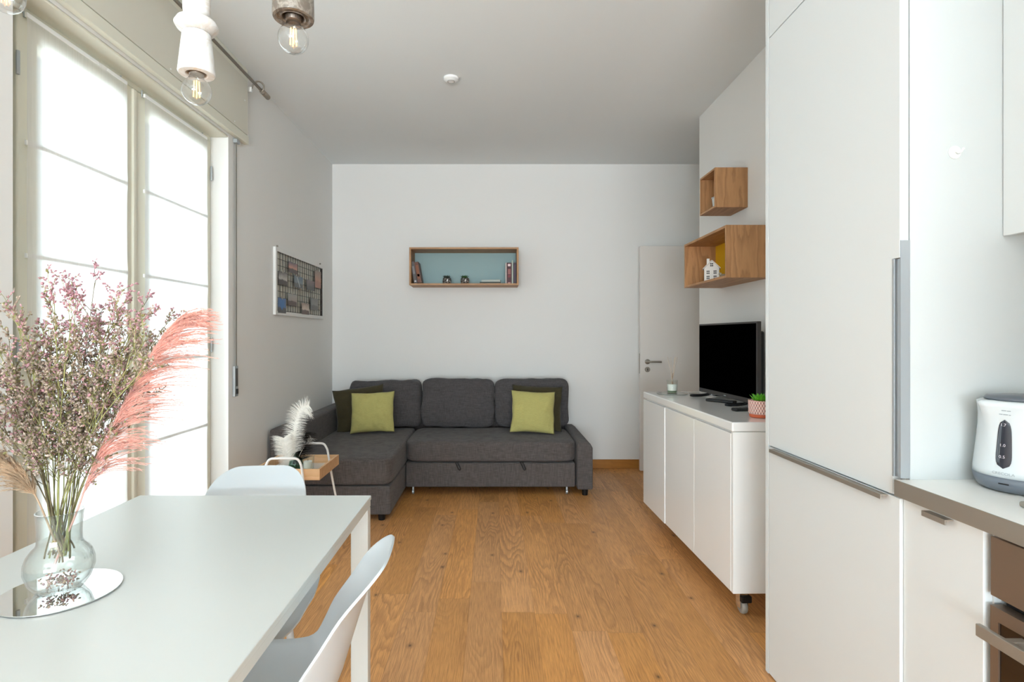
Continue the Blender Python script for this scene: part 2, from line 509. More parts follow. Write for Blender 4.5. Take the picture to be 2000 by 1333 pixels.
# ------------------------------------------------------------------ the setting
XL, XR, YB, ZC = -1.531, 1.525, 5.208, 2.878
WY0, WY1, WZ = 1.751, 3.171, 2.406
S = 'structure'
obj('floor', bx(-1.85, 3.1, -6.5, 5.33, -0.06, 0.0), M_floor, kind=S)
obj('ceiling', bx(-1.85, 3.1, -6.5, 5.33, ZC, ZC + .08), M_ceil, kind=S)
bm = BM()
box(bm, XL - .3, XL, -6.5, WY0, 0, ZC); box(bm, XL - .3, XL, WY1, YB, 0, ZC); box(bm, XL - .3, XL, WY0, WY1, WZ, ZC)
obj('wall_left', bm, M_wall, kind=S)
obj('wall_back', bx(XL - .3, 3.1, YB, YB + .12, 0, ZC), M_wall, kind=S)
bm = BM(); box(bm, XR, XR + .13, 2.064, 4.088, 0, ZC)
obj('wall_right', bm, M_wall, kind=S)
bm = BM(); box(bm, 1.625, 1.76, .42, 2.064, 0, ZC); box(bm, 1.0, 1.76, -6.5, .42, 0, ZC)  # second box: unseen block added to keep rear light off the cabinet side
obj('wall_kitchen_and_light_block', bm, M_wall, kind=S)
bm = BM(); box(bm, XR + .13, 3.1, 3.96, 4.088, 0, ZC); box(bm, 3.0, 3.1, 4.088, YB, 0, ZC)
obj('wall_passage', bm, M_wall, kind=S)
obj('baseboard_back', bx(XL, 3.0, YB - .014, YB, 0, .084), M_skirt, kind=S, bevel=.003)
bm = BM(); box(bm, XL, XL + .014, WY1, YB - .014, 0, .084); box(bm, XL, XL + .014, -6.5, WY0, 0, .084)
obj('baseboard_left', bm, M_skirt, kind=S, bevel=.003)
obj('baseboard_right', bx(XR - .014, XR, 2.064, 4.088, 0, .084), M_skirt, kind=S, bevel=.003)

# french window
win = thing('window_1', None, None, (-1.67, 2.46, 0), kind=S)
bm = BM(); X0, X1 = -1.70, -1.632
box(bm, X0, X1, WY0 + .001, 1.868, 0, WZ - .001); box(bm, X0, X1, 3.146, WY1 - .001, 0, WZ - .001); box(bm, X0, X1, 1.868, 3.146, 2.372, WZ - .001)
box(bm, X0, X1, 1.868, 3.146, 0, .03)
obj('window_frame', bm, M_cream, win, bevel=.004)
def leaf(y0, y1, hinge_side):
    bm = BM(); a, b = -1.69, -1.622
    gy0, gy1, gz0, gz1 = y0 + .085, y1 - .075, .16, 2.285
    box(bm, a, b, y0, gy0, .034, 2.366); box(bm, a, b, gy1, y1, .034, 2.366)
    box(bm, a, b, gy0, gy1, .034, gz0); box(bm, a, b, gy0, gy1, gz1, 2.366)
    o = obj('window_sash', bm, M_cream, win, bevel=.006)
    obj('pane', bx(-1.661, -1.655, gy0 - .005, gy1 + .005, gz0 - .005, gz1 + .005), M_pane, o)
    for z in (2.18, 1.2, .3):
        yy = y0 - .004 if hinge_side < 0 else y1 + .004
        h = BM(); lathe(h, [(0, z - .04), (.006, z - .04), (.006, z + .04), (0, z + .04)], 10, (-1.616, yy, 0))
        obj('hinge', h, M_steel2, o)
    return o
leaf(1.872, 2.471, -1); leaf(2.479, 3.142, 1)
obj('astragal', bx(-1.632, -1.612, 2.462, 2.486, .04, 2.36), M_cream, win, bevel=.005)

def voile(y0, y1, label, seams):
    t = thing('sheer_curtain', label, 'curtain', (-1.60, (y0 + y1) / 2, .09), group='sheer panels on the french window')
    bm = BM(); zs = [.09]
    for s in seams: zs += [s - .012, s, s + .012]
    zs += [2.36]; zs.sort()
    full = []
    for a, b in zip(zs[:-1], zs[1:]):
        k = max(1, int((b - a) / .04))
        full += [a + (b - a) * i / k for i in range(k)]
    full.append(zs[-1]); ny = 24; rows = []
    for z in full:
        d = min([abs(z - s) for s in seams] + [.5])
        row = []
        for j in range(ny + 1):
            y = y0 + (y1 - y0) * j / ny
            x = -1.600 + .004 * math.exp(-d / .02) + .0025 * mnoise.noise(Vector((y * 6, z * 3, 1.3)))
            row.append(bm.verts.new((x, y, z)))
        rows.append(row)
    for r1, r2 in zip(rows[:-1], rows[1:]):
        for j in range(ny): bm.faces.new((r1[j], r1[j + 1], r2[j + 1], r2[j]))
    obj('voile', bm, M_sheer, t, smooth=True)
    for s in seams:
        obj('fold_rod', bx(-1.6085, -1.6015, y0, y1, s - .008, s + .008), M_white, t)
    obj('top_rail', bx(-1.6085, -1.599, y0, y1, 2.345, 2.362), M_white, t, bevel=.002)
    for yy in (y0 + .012, y1 - .012):
        h = BM(); tube(h, [(-1.6095, yy, 2.35), (-1.6215, yy, 2.352), (-1.6215, yy, 2.375), (-1.6215, yy, 2.382)], .003, 6)
        obj('hook', h, M_steel2, t)
SE = [1.915, 1.527, 1.14, .757, .366]
voile(1.885, 2.402, 'sheer white folding curtain on the nearer leaf, behind the dried bouquet', SE)
voile(2.522, 3.072, 'sheer white folding curtain on the farther leaf, beside the strap winder', SE)

# shutter box above the window
bxo = thing('shutter_box', 'cream roller shutter box above the french window', 'shutter box', (-1.52, 2.2, 2.42))
obj('casing', bx(XL + .001, -1.506, .7, 3.366, 2.42, ZC - .002), M_cream, bxo, bevel=.002)
obj('front_panel', bx(-1.506, -1.500, .7, 3.352, 2.474, 2.80), M_cream2, bxo, bevel=.0015)
obj('bottom_rail', bx(-1.506, -1.500, .7, 3.366, 2.42, 2.470), M_cream, bxo, bevel=.0015)
for (px, py) in ((478, 196), (458, 237), (333, 135)):
    z = HC + (CY - py) / (CX - px) * 1.5; y = 1.5 * F / (CX - px)
    h = BM(); tube(h, [(-1.4995, y, z), (-1.498, y, z)], .0045, 10); obj('screw', h, M_white, bxo)
obj('soffit_moulding', bx(-1.655, XL - .001, WY0 + .002, WY1 - .002, WZ - .012, WZ - .001), M_cream, win, bevel=.004)

# curtain rod
RX, RZ = -1.44, 2.771
rod = thing('curtain_rod', 'thin pewter curtain rod running along the shutter box under the ceiling', 'curtain rod', (RX, 2.2, RZ))
bm = BM(); tube(bm, [(RX, .75, RZ), (RX, 3.42, RZ)], .009, 12); obj('pole', bm, M_iron, rod, smooth=True)
bm = BM()
lathe(bm, [(0, 0), (.013, 0), (.016, .004), (.016, .02), (.0125, .024), (.0125, .03), (.016, .034), (.016, .095), (.013, .10), (0, .09)], 16)
bm.transform(Matrix.Translation((RX, 3.41, RZ)) @ Matrix.Rotation(R(-90), 4, 'X'))
obj('finial', bm, M_iron, rod, smooth=True)
def bracket(y):
    b = BM()
    pts = [(XL + .033, y, RZ + .01), (-1.488, y, RZ + .034), (-1.467, y, RZ + .052), (-1.443, y, RZ + .050), (-1.424, y, RZ + .030), (-1.424, y, RZ + .004), (-1.436, y, RZ - .010)]
    tube(b, smooth_path(pts, 6), .0055, 8); return b
b = obj('bracket', bracket(3.40), M_iron, rod, smooth=True)
obj('wall_plate', bx(XL + .0005, XL + .036, 3.392, 3.408, RZ - .012, RZ + .018), M_white, b, bevel=.002)
b = BM(); pts = [(-1.499, 1.2, RZ + .01), (-1.47, 1.2, RZ + .03), (-1.44, 1.2, RZ + .009)]
tube(b, smooth_path(pts, 5), .005, 8); obj('bracket', b, M_iron, rod, smooth=True)

# shutter strap
st = thing('shutter_strap', 'grey roller shutter strap with its chrome wall winder right of the window', 'shutter strap', (XL + .012, 3.24, .9))
obj('strap', bx(XL + .012, XL + .0135, 3.232, 3.250, 1.06, 2.385), mat('strap_grey', (150, 148, 142), .7), st)
obj('top_guide', bx(XL + .0005, XL + .026, 3.222, 3.262, 2.385, 2.408), M_steel2, st, bevel=.003)
w = obj('winder_case', bx(XL + .0005, XL + .016, 3.218, 3.262, .895, 1.075), M_steel2, st, bevel=.003)
obj('slot', bx(XL + .0162, XL + .0175, 3.228, 3.252, .955, 1.06), mat('slot_dark', (70, 66, 62), .4), w)
obj('latch', bx(XL + .0162, XL + .022, 3.23, 3.25, .91, .94), M_black, w, bevel=.001)

# open door leaf lying against the back wall
dr = thing('door_1', None, None, (1.75, 5.09, 0), kind=S)
DX0 = (1250.5 - CX) / F * 5.07
obj('door_leaf', bx(DX0, DX0 + .86, 5.07, 5.112, .008, 2.082), mat('door_paint', (222, 218, 213), .45, spec=.4), dr, bevel=.003)
hx, hz = (1265 - CX) / F * 5.06, HC - (707 - CY) / F * 5.06
hd = BM(); lathe(hd, [(0, 0), (.024, 0), (.024, .006), (.021, .009), (.011, .009), (.010, .045), (0, .045)], 24)
hd.transform(Matrix.Translation((hx, 5.07, hz)) @ Matrix.Rotation(R(90), 4, 'X'))
tube(hd, smooth_path([(hx, 5.032, hz), (hx + .02, 5.026, hz), (hx + .05, 5.026, hz), (hx + .118, 5.028, hz - .001)], 5), .0085, 10)
obj('door_handle', hd, M_steel, dr, smooth=True)
kd = BM(); lathe(kd, [(0, 0), (.024, 0), (.024, .006), (.021, .008), (0, .008)], 24)
kd.transform(Matrix.Translation((hx, 5.07, hz - .072)) @ Matrix.Rotation(R(90), 4, 'X'))
k = obj('keyhole_rose', kd, M_steel, dr, smooth=False)
obj('keyhole', bx(hx - .0035, hx + .0035, 5.0605, 5.0615, hz - .083, hz - .062), M_black, k)
obj('lock_plate', bx(DX0 - .0015, DX0 + .0005, 5.08, 5.102, hz - .11, hz + .075), M_steel, dr)
obj('hinge_post', bx(DX0 + .861, DX0 + .90, 5.07, YB, .0, 2.1), M_wall, dr)

# smoke detector
sd = thing('smoke_detector', 'small round white detector on the ceiling', 'detector', (-.271, 3.466, ZC))
bm = BM(); lathe(bm, [(0, -.024), (.016, -.024), (.03, -.020), (.034, -.018), (.046, -.012), (.048, 0), (0, 0)], 32, (-.271, 3.466, ZC - .0005))
obj('cover', bm, M_white, sd, smooth=False, bevel=.001)
bm = BM(); lathe(bm, [(.020, -.0265), (.024, -.0265), (.024, -.019), (.020, -.019), (.020, -.0265)], 28, (-.271, 3.466, ZC))
obj('grille_ring', bm, mat('grey_ring', (170, 168, 164), .6), sd)

# ------------------------------------------------------------------ kitchen
XF = 1.0146                     # front plane of the doors
XK = 1.62
tall = thing('tall_cabinet', 'floor-to-ceiling white fridge cabinet beside the worktop', 'cabinet', (1.3, 1.72, 0))
obj('body', bx(1.040, XK, 1.393, 2.036, .0, ZC - .004), M_kit, tall)
obj('side_panel', bx(XF, XK, 2.038, 2.058, 0, ZC - .003), M_kit, tall, bevel=.001)
obj('side_panel', bx(1.040, XK, 1.377, 1.391, 0, ZC - .003), M_kside_dim, tall, bevel=.0005)
bm = BM(); YD0, YD1 = 1.377, 2.033
box(bm, XF, XF + .022, 1.402, YD1, .848, 2.347); box(bm, XF, XF + .022, YD0, 1.402, 1.447, 2.347)
bmesh.ops.remove_doubles(bm, verts=bm.verts, dist=1e-5)
fd = obj('fridge_door', bm, M_kit, tall)
bm = BM(); box(bm, XF + .006, XF + .0225, 1.3765, 1.4015, .894, 1.446)
box(bm, XF + .001, XF + .0245, 1.3745, 1.3765, .894, 1.490); box(bm, XF - .001, XF + .002, 1.396, 1.4015, .894, 1.446)
obj('recessed_handle', bm, M_steel2, fd, label='grey aluminium edge pull')
obj('top_door', bx(XF, XF + .022, YD0, YD1, 2.352, ZC - .006), M_kit, tall, bevel=.001)
fz = obj('lower_door', bx(XF, XF + .022, YD0, YD1, .006, .843), M_kit, tall, bevel=.001)
def pull(y0, y1, z, parent, x=XF):
    b = BM(); box(b, x - .020, x + .001, y0, y1, z, z + .003); box(b, x - .020, x - .017, y0, y1, z - .009, z)
    return obj('bar_handle', b, M_steel, parent, label='thin steel bar handle')
pull(1.418, 1.992, .839, fz)

# hook on the side panel
hk = BM(); Y = 1.3765
c = P(1864, 298, Y)
lathe(hk, [(0, 0), (.016, 0), (.016, .002), (0, .002)], 20)
hk.transform(Matrix.Translation((c.x, Y, c.z)) @ Matrix.Rotation(R(90), 4, 'X'))
tube(hk, smooth_path([(c.x, Y - .002, c.z + .004), (c.x + .004, Y - .012, c.z - .004), (c.x + .012, Y - .014, c.z + .006)], 5), .003, 8)
tag(obj('adhesive_hook', hk, mat('clear_white_plastic', (226, 230, 229), .4), smooth=False, origin=(c.x, Y, c.z)), 'small pale adhesive hook stuck on the fridge cabinet side', 'hook')

XB = 1.022
bc = thing('base_cabinet', 'narrow white base cabinet under the worktop, between fridge cabinet and oven', 'cabinet', (1.3, 1.26, 0))
obj('body', bx(XB + .02, XK, 1.146, 1.376, 0, .849), M_kit, bc)
d = obj('door', bx(XB, XB + .0195, 1.150, 1.3745, .006, .845), M_kit, bc, bevel=.001)
pull(1.224, 1.291, .838, d, XB)

wt = thing('worktop', 'white worktop with a brushed steel front edge', 'worktop', (1.3, .9, .85))
obj('top_slab', bx(1.004, XK, .50, 1.3765, .852, .891), mat('worktop_white', (238, 238, 234), .3), wt)
obj('steel_edge', bx(1.0005, 1.0035, .50, 1.3765, .851, .8912), M_steel, wt, label='brushed steel front edge')

ov = thing('oven', 'built-in stainless steel oven under the worktop', 'oven', (1.3, .84, .1))
obj('body', bx(1.06, XK, .545, 1.138, .10, .845), mat('oven_body', (46, 44, 42), .6), ov)
obj('control_panel', bx(XB + .002, 1.058, .545, 1.136, .716, .838), M_oven, ov, bevel=.002)
bm = BM(); a, b_ = XB + .002, XB + .03
gy1, gz1 = 1.118, .668
box(bm, a, b_, gy1, 1.136, .13, .696); box(bm, a, b_, .545, .565, .13, .696); box(bm, a, b_, .565, gy1, gz1, .696); box(bm, a, b_, .565, gy1, .13, .2)
od = obj('oven_door', bm, M_oven, ov)
obj('glass', bx(XB + .005, XB + .012, .566, gy1 - .001, .201, gz1 - .001), M_ovenglass, od)
bm = BM(); box(bm, .972, .982, .56, 1.112, .645, .670)
for yy in (1.06, .60): box(bm, .982, XB + .002, yy - .008, yy + .008, .651, .664)
obj('handle', bm, M_steel, od, bevel=.0015)
obj('toe_board', bx(1.06, 1.08, .545, 1.138, 0, .0995), M_kit, ov)
for zz in (.46, .33):
    bm = BM(); box(bm, 1.12, 1.5, .58, 1.10, zz, zz + .004)
tray = obj('vent_gap', bx(XB + .03, 1.059, .55, 1.13, .698, .714), M_black, ov)

wc = thing('wall_cabinet', 'white wall cabinet above the kettle', 'cabinet', (1.4, 1.1, 1.5))
obj('body', bx(1.292, XK, .70, 1.3745, 1.512, 2.36), M_kit, wc)
obj('door', bx(1.271, 1.290, .70, 1.3745, 1.50, 2.36), M_kit, wc, bevel=.001)
bm = BM()
for k in range(7): box(bm, 1.31 + k * .03, 1.325 + k * .03, .9, 1.34, 1.505, 1.511)
obj('bottom_grille', bm, mat('pale_grille', (210, 214, 208), .5), wc)

hb = thing('hob', 'steel hob edge on the worktop in front of the kettle', 'hob', (1.3, .85, .892))
bm = BM(); box(bm, 1.102, 1.585, .56, 1.158, .8915, .904)
obj('hob_plate', bm, M_steel, hb, bevel=.005, bseg=3)
for (x, y) in ((1.22, 1.0), (1.45, 1.0), (1.22, .72), (1.45, .72)):
    b = BM(); lathe(b, [(0, .9045), (.04, .9045), (.04, .912), (.034, .916), (0, .916)], 24, (x, y, 0)); obj('burner', b, M_black, hb)

# kettle
kx, ky, kz = 1.230, 1.285, .8915
ke = thing('kettle', 'white electric kettle with grey base on the worktop', 'kettle', (kx, ky, kz))
KW = mat('kettle_white', (202, 209, 212), .25, spec=.5)
KG = mat('kettle_grey', (104, 112, 122), .35)
bm = BM(); lathe(bm, [(0, .001), (.068, .001), (.078, .006), (.084, .020), (.0875, .036), (0, .036)], 48, (kx, ky, kz)); obj('base', bm, KG, ke, smooth=True)
bm = BM(); prof = [(.0865, .0365), (.086, .05), (.083, .08), (.079, .12), (.0765, .15), (.076, .175), (.0775, .195), (.079, .205)]
lathe(bm, [(0, .0365)] + prof + [(.070, .209), (0, .209)], 48, (kx, ky, kz))
# spout pushed out toward -x
for v in bm.verts:
    l = v.co - Vector((kx, ky, kz))
    a = math.atan2(l.y, -l.x); hgt = (l.z - .13) / .075
    if hgt > 0 and math.hypot(l.x, l.y) > .04:
        k = math.exp(-(a / .22) ** 2) * min(1, hgt) ** 1.8
        v.co.x -= .022 * k
body = obj('body', bm, KW, ke, smooth=True)
bm = BM(); lathe(bm, [(0, .0), (.066, .0), (.068, .004), (.062, .009), (.03, .013), (0, .014)], 40, (kx + .002, ky, kz + .2095)); ld = obj('lid', bm, mat('lid_grey', (92, 98, 106), .3), ke, smooth=True)
def kr(z):
    for (r0, z0), (r1, z1) in zip(prof[:-1], prof[1:]):
        if z0 <= z <= z1: return r0 + (r1 - r0) * (z - z0) / (z1 - z0)
    return prof[0][0] if z < prof[0][1] else prof[-1][0]
KA0 = math.atan2(-ky, -kx) - R(20)          # window turned toward the room
def ksurf(u, z, e=.0012):
    """u: metres around from the window axis; z: above the worktop"""
    r = kr(z) + e; a = KA0 + u / .08
    return Vector((kx + r * math.cos(a), ky + r * math.sin(a), kz + z))
bm = BM(); n = 16; rows = []
for i in range(n + 1):
    z = .058 + (.168 - .058) * i / n
    t = (i / n) * 2 - 1
    hw = (.0150 - .003 * (t + 1) / 2) * max(.001, (1 - abs(t) ** 5)) ** .5
    rows.append([bm.verts.new(ksurf(hw * j / 4, z, .0012 + .0016 * (1 - (j / 4) ** 2))) for j in range(-4, 5)])
for r1, r2 in zip(rows[:-1], rows[1:]):
    for j in range(8): bm.faces.new((r1[j], r1[j + 1], r2[j + 1], r2[j]))
ww = obj('water_window', bm, mat('smoke_glass', (38, 42, 52), .08, spec=.7), body, smooth=True)
for z, tx in ((.156, '1.7'), (.110, '1.0'), (.084, '0.5')):
    obj('level_mark', text_bm(tx, .009, lambda c, z=z: ksurf(c.x - .002, z + c.y, .0034)), mat('mark_white', (200, 196, 204), .5), ww)
obj('lettering', text_bm('CRECOLA', .0085, lambda c: ksurf(c.x, .046 + c.y, .0008)), mat('kettle_ink', (140, 150, 156), .5), body)
bm = BM()
for (u0, u1, z) in ((-.006, .003, .188), (.004, .011, .1875), (-.013, -.004, .179), (-.003, .006, .179), (.007, .011, .1785)):
    q = [bm.verts.new(ksurf(u, zz, .0012)) for u, zz in ((u0, z), (u1, z), (u1, z + .0018), (u0, z + .0018))]
    bm.faces.new(q)
obj('fine_print', bm, mat('kettle_ink', (140, 150, 156)), body)
bm = BM(); A = Vector((.081, .008, 0))
tube(bm, smooth_path([(kx + .070, ky, kz + .195), (kx + .11, ky + .005, kz + .2), (kx + .135, ky + .005, kz + .16), (kx + .13, ky + .005, kz + .08), (kx + .08, ky, kz + .055)], 6), .011, 12)
obj('handle', bm, KW, ke, smooth=True)
bm = BM(); q = [bm.verts.new(Vector((kx, ky, kz)) + Vector((math.cos(KA0 + u) * .0862, math.sin(KA0 + u) * .0862, z))) for u, z in ((-.10, .0215), (.12, .0215), (.12, .0245), (-.10, .0245))]
bm.faces.new(q); obj('base_badge', bm, M_black, ke)

# ------------------------------------------------------------------ sideboard (rolling), local frame: x = front(-)/back(+), y along, z up
SA = R(1.1)
sb = thing('sideboard', 'white gloss sideboard on castors along the right wall', 'sideboard', (1.046, 2.41, 0), SA, world_coords=False)
LB, DP, ZB, ZT = 1.34, .435, .12, .872
obj('carcass', bx(.020, DP, .002, LB - .002, ZB + .001, .828), M_side, sb, bevel=.0015)
obj('top', bx(-.004, DP, -.001, LB, .830, ZT), M_side, sb, bevel=.006, bseg=3)
obj('end_panel', bx(.001, DP, 0, .0195, ZB, .829), M_side, sb, bevel=.0015)
yy = [.022, .445, .90, LB]
for i in range(3):
    obj('door', bx(.000 if i < 2 else -.004, .0185, yy[i] + .002, yy[i + 1] - .002, ZB + .001, .820), M_side, sb, bevel=.002)
def castor(x, y, rot):
    b = BM(); M4 = Matrix.Translation((x, y, 0)) @ Matrix.Rotation(rot, 4, 'Z')
    t = BM(); lathe(t, [(0, -.012), (.026, -.012), (.031, -.009), (.0325, 0), (.031, .009), (.026, .012), (0, .012)], 28)
    t.transform(M4 @ Matrix.Translation((0, 0, .033)) @ Matrix.Rotation(R(90), 4, 'Y') )
    w = obj('castor', t, mat('castor_rubber', (150, 148, 142), .45), sb, smooth=True)
    t = BM(); box(t, -.021, -.0165, -.016, .020, .028, .098); box(t, .0165, .021, -.016, .020, .028, .098); box(t, -.021, .021, -.016, .022, .092, .098)
    lathe(t, [(0, .098), (.018, .098), (.018, .1195), (0, .1195)], 16)
    t.transform(M4); obj('fork', t, M_chrome, w, bevel=.002)
    t = BM(); box(t, -.024, .024, -.040, -.016, .062, .092); t.transform(M4); obj('brake_pedal', t, M_black, w, bevel=.005)
for (x, y) in ((.075, .07), (.36, .07), (.14, 1.22), (.36, 1.22)): castor(x, y, R(4))

# tv
tvA = math.atan2(-(1.3245 - 1.356), (3.556 - 2.836))
tv = thing('television', 'black flat television standing on the white sideboard', 'television', ((1.3245 + 1.356) / 2, (3.556 + 2.836) / 2, ZT), tvA, world_coords=False)
H0, H1, TW = .022, .455, .722
bm = BM(); box(bm, 0, .022, -TW / 2, TW / 2, H0, H1); obj('bezel', bm, M_bezel, tv, bevel=.003)
obj('screen', bx(-.0015, .001, -TW / 2 + .012, TW / 2 - .010, H0 + .026, H1 - .010), M_screen, tv)
bm = BM(); box(bm, .022, .058, -TW / 2 + .03, TW / 2 - .03, H0 + .02, H1 - .05); obj('back_cover', bm, M_black, tv, bevel=.012, bseg=3)
bm = BM(); box(bm, -.0015, .0, -.012, .012, H0 + .009, H0 + .014); obj('maker_badge', bm, M_steel2, tv)
bm = BM()
for s in (1, -1):
    tube(bm, smooth_path([(.03, .235, .05), (.02, .235, .022), (s * .05 + .02, .235 + s * .0, .0105), (s * .13 + .02, .235, .0095)], 5), [.009] * 15 + [.006], 8)
ft = obj('foot', bm, M_black, tv, smooth=True)
bm = BM(); box(bm, .004, .034, .19, .26, .012, .045); obj('bracket', bm, M_chrome, ft, bevel=.005)
bm = BM()
for s in (1, -1):
    tube(bm, smooth_path([(.03, -.235, .05), (.02, -.235, .022), (s * .05 + .02, -.235, .0105), (s * .13 + .02, -.235, .0095)], 5), [.009] * 15 + [.006], 8)
obj('foot', bm, M_black, tv, smooth=True)

def remote(name, p, rot, L, label):
    t = thing(name, label, 'remote control', p, rot, group='remote controls on the sideboard', world_coords=False)
    b = BM(); box(b, -.021, .021, -L / 2, L / 2, .001, .017); obj('case', b, M_black, t, bevel=.006, bseg=3)
    for i in range(6):
        for j in range(3):
            q = BM(); x, y = -.011 + j * .011, -L * .33 + i * L * .11
            lathe(q, [(0, .017), (.003, .017), (.003, .0185), (0, .0185)], 8, (x, y, 0)); obj('button', q, mat('button_grey', (120, 120, 122), .5), t)
c = P(1408, 786, .376 * F / (786 - CY)); remote('remote_control', (c.x, c.y, ZT), R(38), .17, 'black remote control lying before the television foot')
c = P(1455, 801, .376 * F / (802 - CY)); remote('remote_control', (c.x, c.y, ZT), R(-72), .14, 'black remote control behind the pink patterned pot')

# glass plates and candle on the sideboard
def disc(name, c, r, th, m, label, cat, group=None):
    t = BM(); lathe(t, [(0, 0), (r * .97, 0), (r, th * .5), (r, th), (r * .97, th), (0, th)], 48, (0, 0, 0))
    t.transform(Matrix.Translation(c)); o = obj(name, t, m, origin=c); return tag(o, label, cat, group)
c1 = Vector((1.165, 3.60, ZT + .0005))
disc('glass_plate', c1, .098, .005, mat('grey_glass', (146, 148, 142), .08, spec=.8), 'round glass plate under the candle jar on the sideboard', 'plate', 'round glass plates on the sideboard')
c2 = Vector((1.345, 3.60, ZT + .0005))
disc('glass_plate', c2, .066, .005, mat('grey_glass', (176, 178, 172)), 'smaller round glass plate left of the television foot', 'plate', 'round glass plates on the sideboard')
t = thing('diffuser_jar', 'white wax jar with thin reed sticks on the round glass plate', 'jar', c1 + Vector((0, 0, .0055)))
b = BM(); z0 = c1.z + .0055
lathe(b, [(0, .002), (.026, .002), (.030, .006), (.034, .085), (.036, .085), (.033, .003), (.03, 0), (0, 0)], 32, (c1.x, c1.y, z0)); jar = obj('glass', b, M_glass, t, smooth=True)
b = BM(); lathe(b, [(0, .017), (.029, .017), (.0325, .058), (0, .058)], 28, (c1.x, c1.y, z0)); obj('wax', b, M_wax, t)
b = BM(); lathe(b, [(0, .003), (.0275, .003), (.0285, .0165), (0, .0165)], 28, (c1.x, c1.y, z0)); obj('green_layer', b, mat('moss_green', (120, 134, 108), .4), t)
for (dx, dy, ox, oy) in ((-.035, .01, .008, 0), (-.012, -.02, .0, .01), (.03, .01, -.008, 0), (.045, .02, 0, .012), (.012, -.03, -.004, -.01)):
    b = BM(); tube(b, [(c1.x + ox, c1.y + oy, z0 + .058), (c1.x + ox + dx, c1.y + oy + dy, z0 + .235)], .0012, 6)
    obj('reed', b, mat('reed', (196, 178, 158), .8), t)
b = BM(); tube(b, [(c1.x, c1.y - .008, z0 + .058), (c1.x - .001, c1.y - .01, z0 + .125), (c1.x + .006, c1.y - .01, z0 + .13)], .0022, 6); obj('stick', b, mat('brown_stick', (122, 92, 72), .8), t)

# patterned pot with succulent
def succulent(bm, c, n, L, W, up=0.6, seed=1):
    r = random.Random(seed)
    for i in range(n):
        a = i * 2.39996; k = i / n
        el = R(82 - 50 * k ** .7); l = L * (.6 + .4 * k) * r.uniform(.9, 1.1)
        d = Vector((math.cos(a) * math.cos(el), math.sin(a) * math.cos(el), math.sin(el)))
        s = d.cross(Vector((0, 0, 1)))
        s = s.normalized() if s.length > 1e-4 else Vector((1, 0, 0))
        nn = s.cross(d).normalized(); b0 = Vector(c) + Vector((math.cos(a), math.sin(a), 0)) * W * .3 * k
        mid = b0 + d * l * .55; tip = b0 + d * l + Vector((0, 0, l * .12))
        v = [bm.verts.new(b0 - s * W * .22), bm.verts.new(b0 + s * W * .22), bm.verts.new(mid - s * W * .5), bm.verts.new(mid + s * W * .5), bm.verts.new(mid + nn * W * .25), bm.verts.new(mid - nn * W * .25), bm.verts.new(tip)]
        for f in ((0, 4, 1), (0, 1, 5), (0, 2, 4), (1, 4, 3), (0, 5, 2), (1, 3, 5), (2, 6, 4), (4, 6, 3), (3, 6, 5), (2, 5, 6)):
            bm.faces.new([v[q] for q in f])
def pot_mat():
    m = bpy.data.materials.new('lattice_glaze'); m.use_nodes = True; g = N(m); b = m.node_tree.nodes['Principled BSDF']
    tc = g.new('ShaderNodeTexCoord'); sp = g.new('ShaderNodeSeparateXYZ'); g.put(sp.inputs[0], tc.outputs['Object'])
    an = g.math('MULTIPLY', g.math('ARCTAN2', sp.outputs[1], sp.outputs[0]), 28 / (2 * math.pi))
    z = g.math('MULTIPLY', sp.outputs[2], 85.0)
    f1 = g.math('PINGPONG', g.math('ADD', an, g.math('MULTIPLY', z, .5)), .5); f2 = g.math('PINGPONG', g.math('SUBTRACT', an, g.math('MULTIPLY', z, .5)), .5)
    l = g.math('LESS_THAN', g.math('MINIMUM', f1, f2), .12)
    d = g.math('LESS_THAN', g.math('MAXIMUM', f1, f2), .17)
    c = g.mix(l, s2l((236, 208, 198)), s2l((196, 120, 112)))
    c = g.mix(d, c, s2l((96, 74, 76)))
    g.put(b.inputs['Base Color'], c); b.inputs['Roughness'].default_value = .3
    return m
pc = Vector((1.243, 2.565, ZT))
pp = thing('potted_succulent', 'pink lattice-patterned pot with a green succulent on the sideboard', 'potted plant', pc)
b = BM(); lathe(b, [(0, .016), (.049, .016), (.053, .022), (.0545, .080), (.050, .080), (.049, .068), (0, .068)], 40, pc); obj('pot', b, pot_mat(), pp, smooth=False)
b = BM(); lathe(b, [(0, .0005), (.044, .0005), (.050, .004), (.0505, .0155), (0, .0155)], 40, pc); obj('pot_foot', b, mat('terracotta', (196, 96, 60), .6), pp)
b = BM(); succulent(b, pc + Vector((0, 0, .066)), 34, .058, .020, seed=4); obj('leaves', b, mat('bright_green', (96, 176, 44), .4, spec=.4, var=.35, bump=(40, .1)), pp)

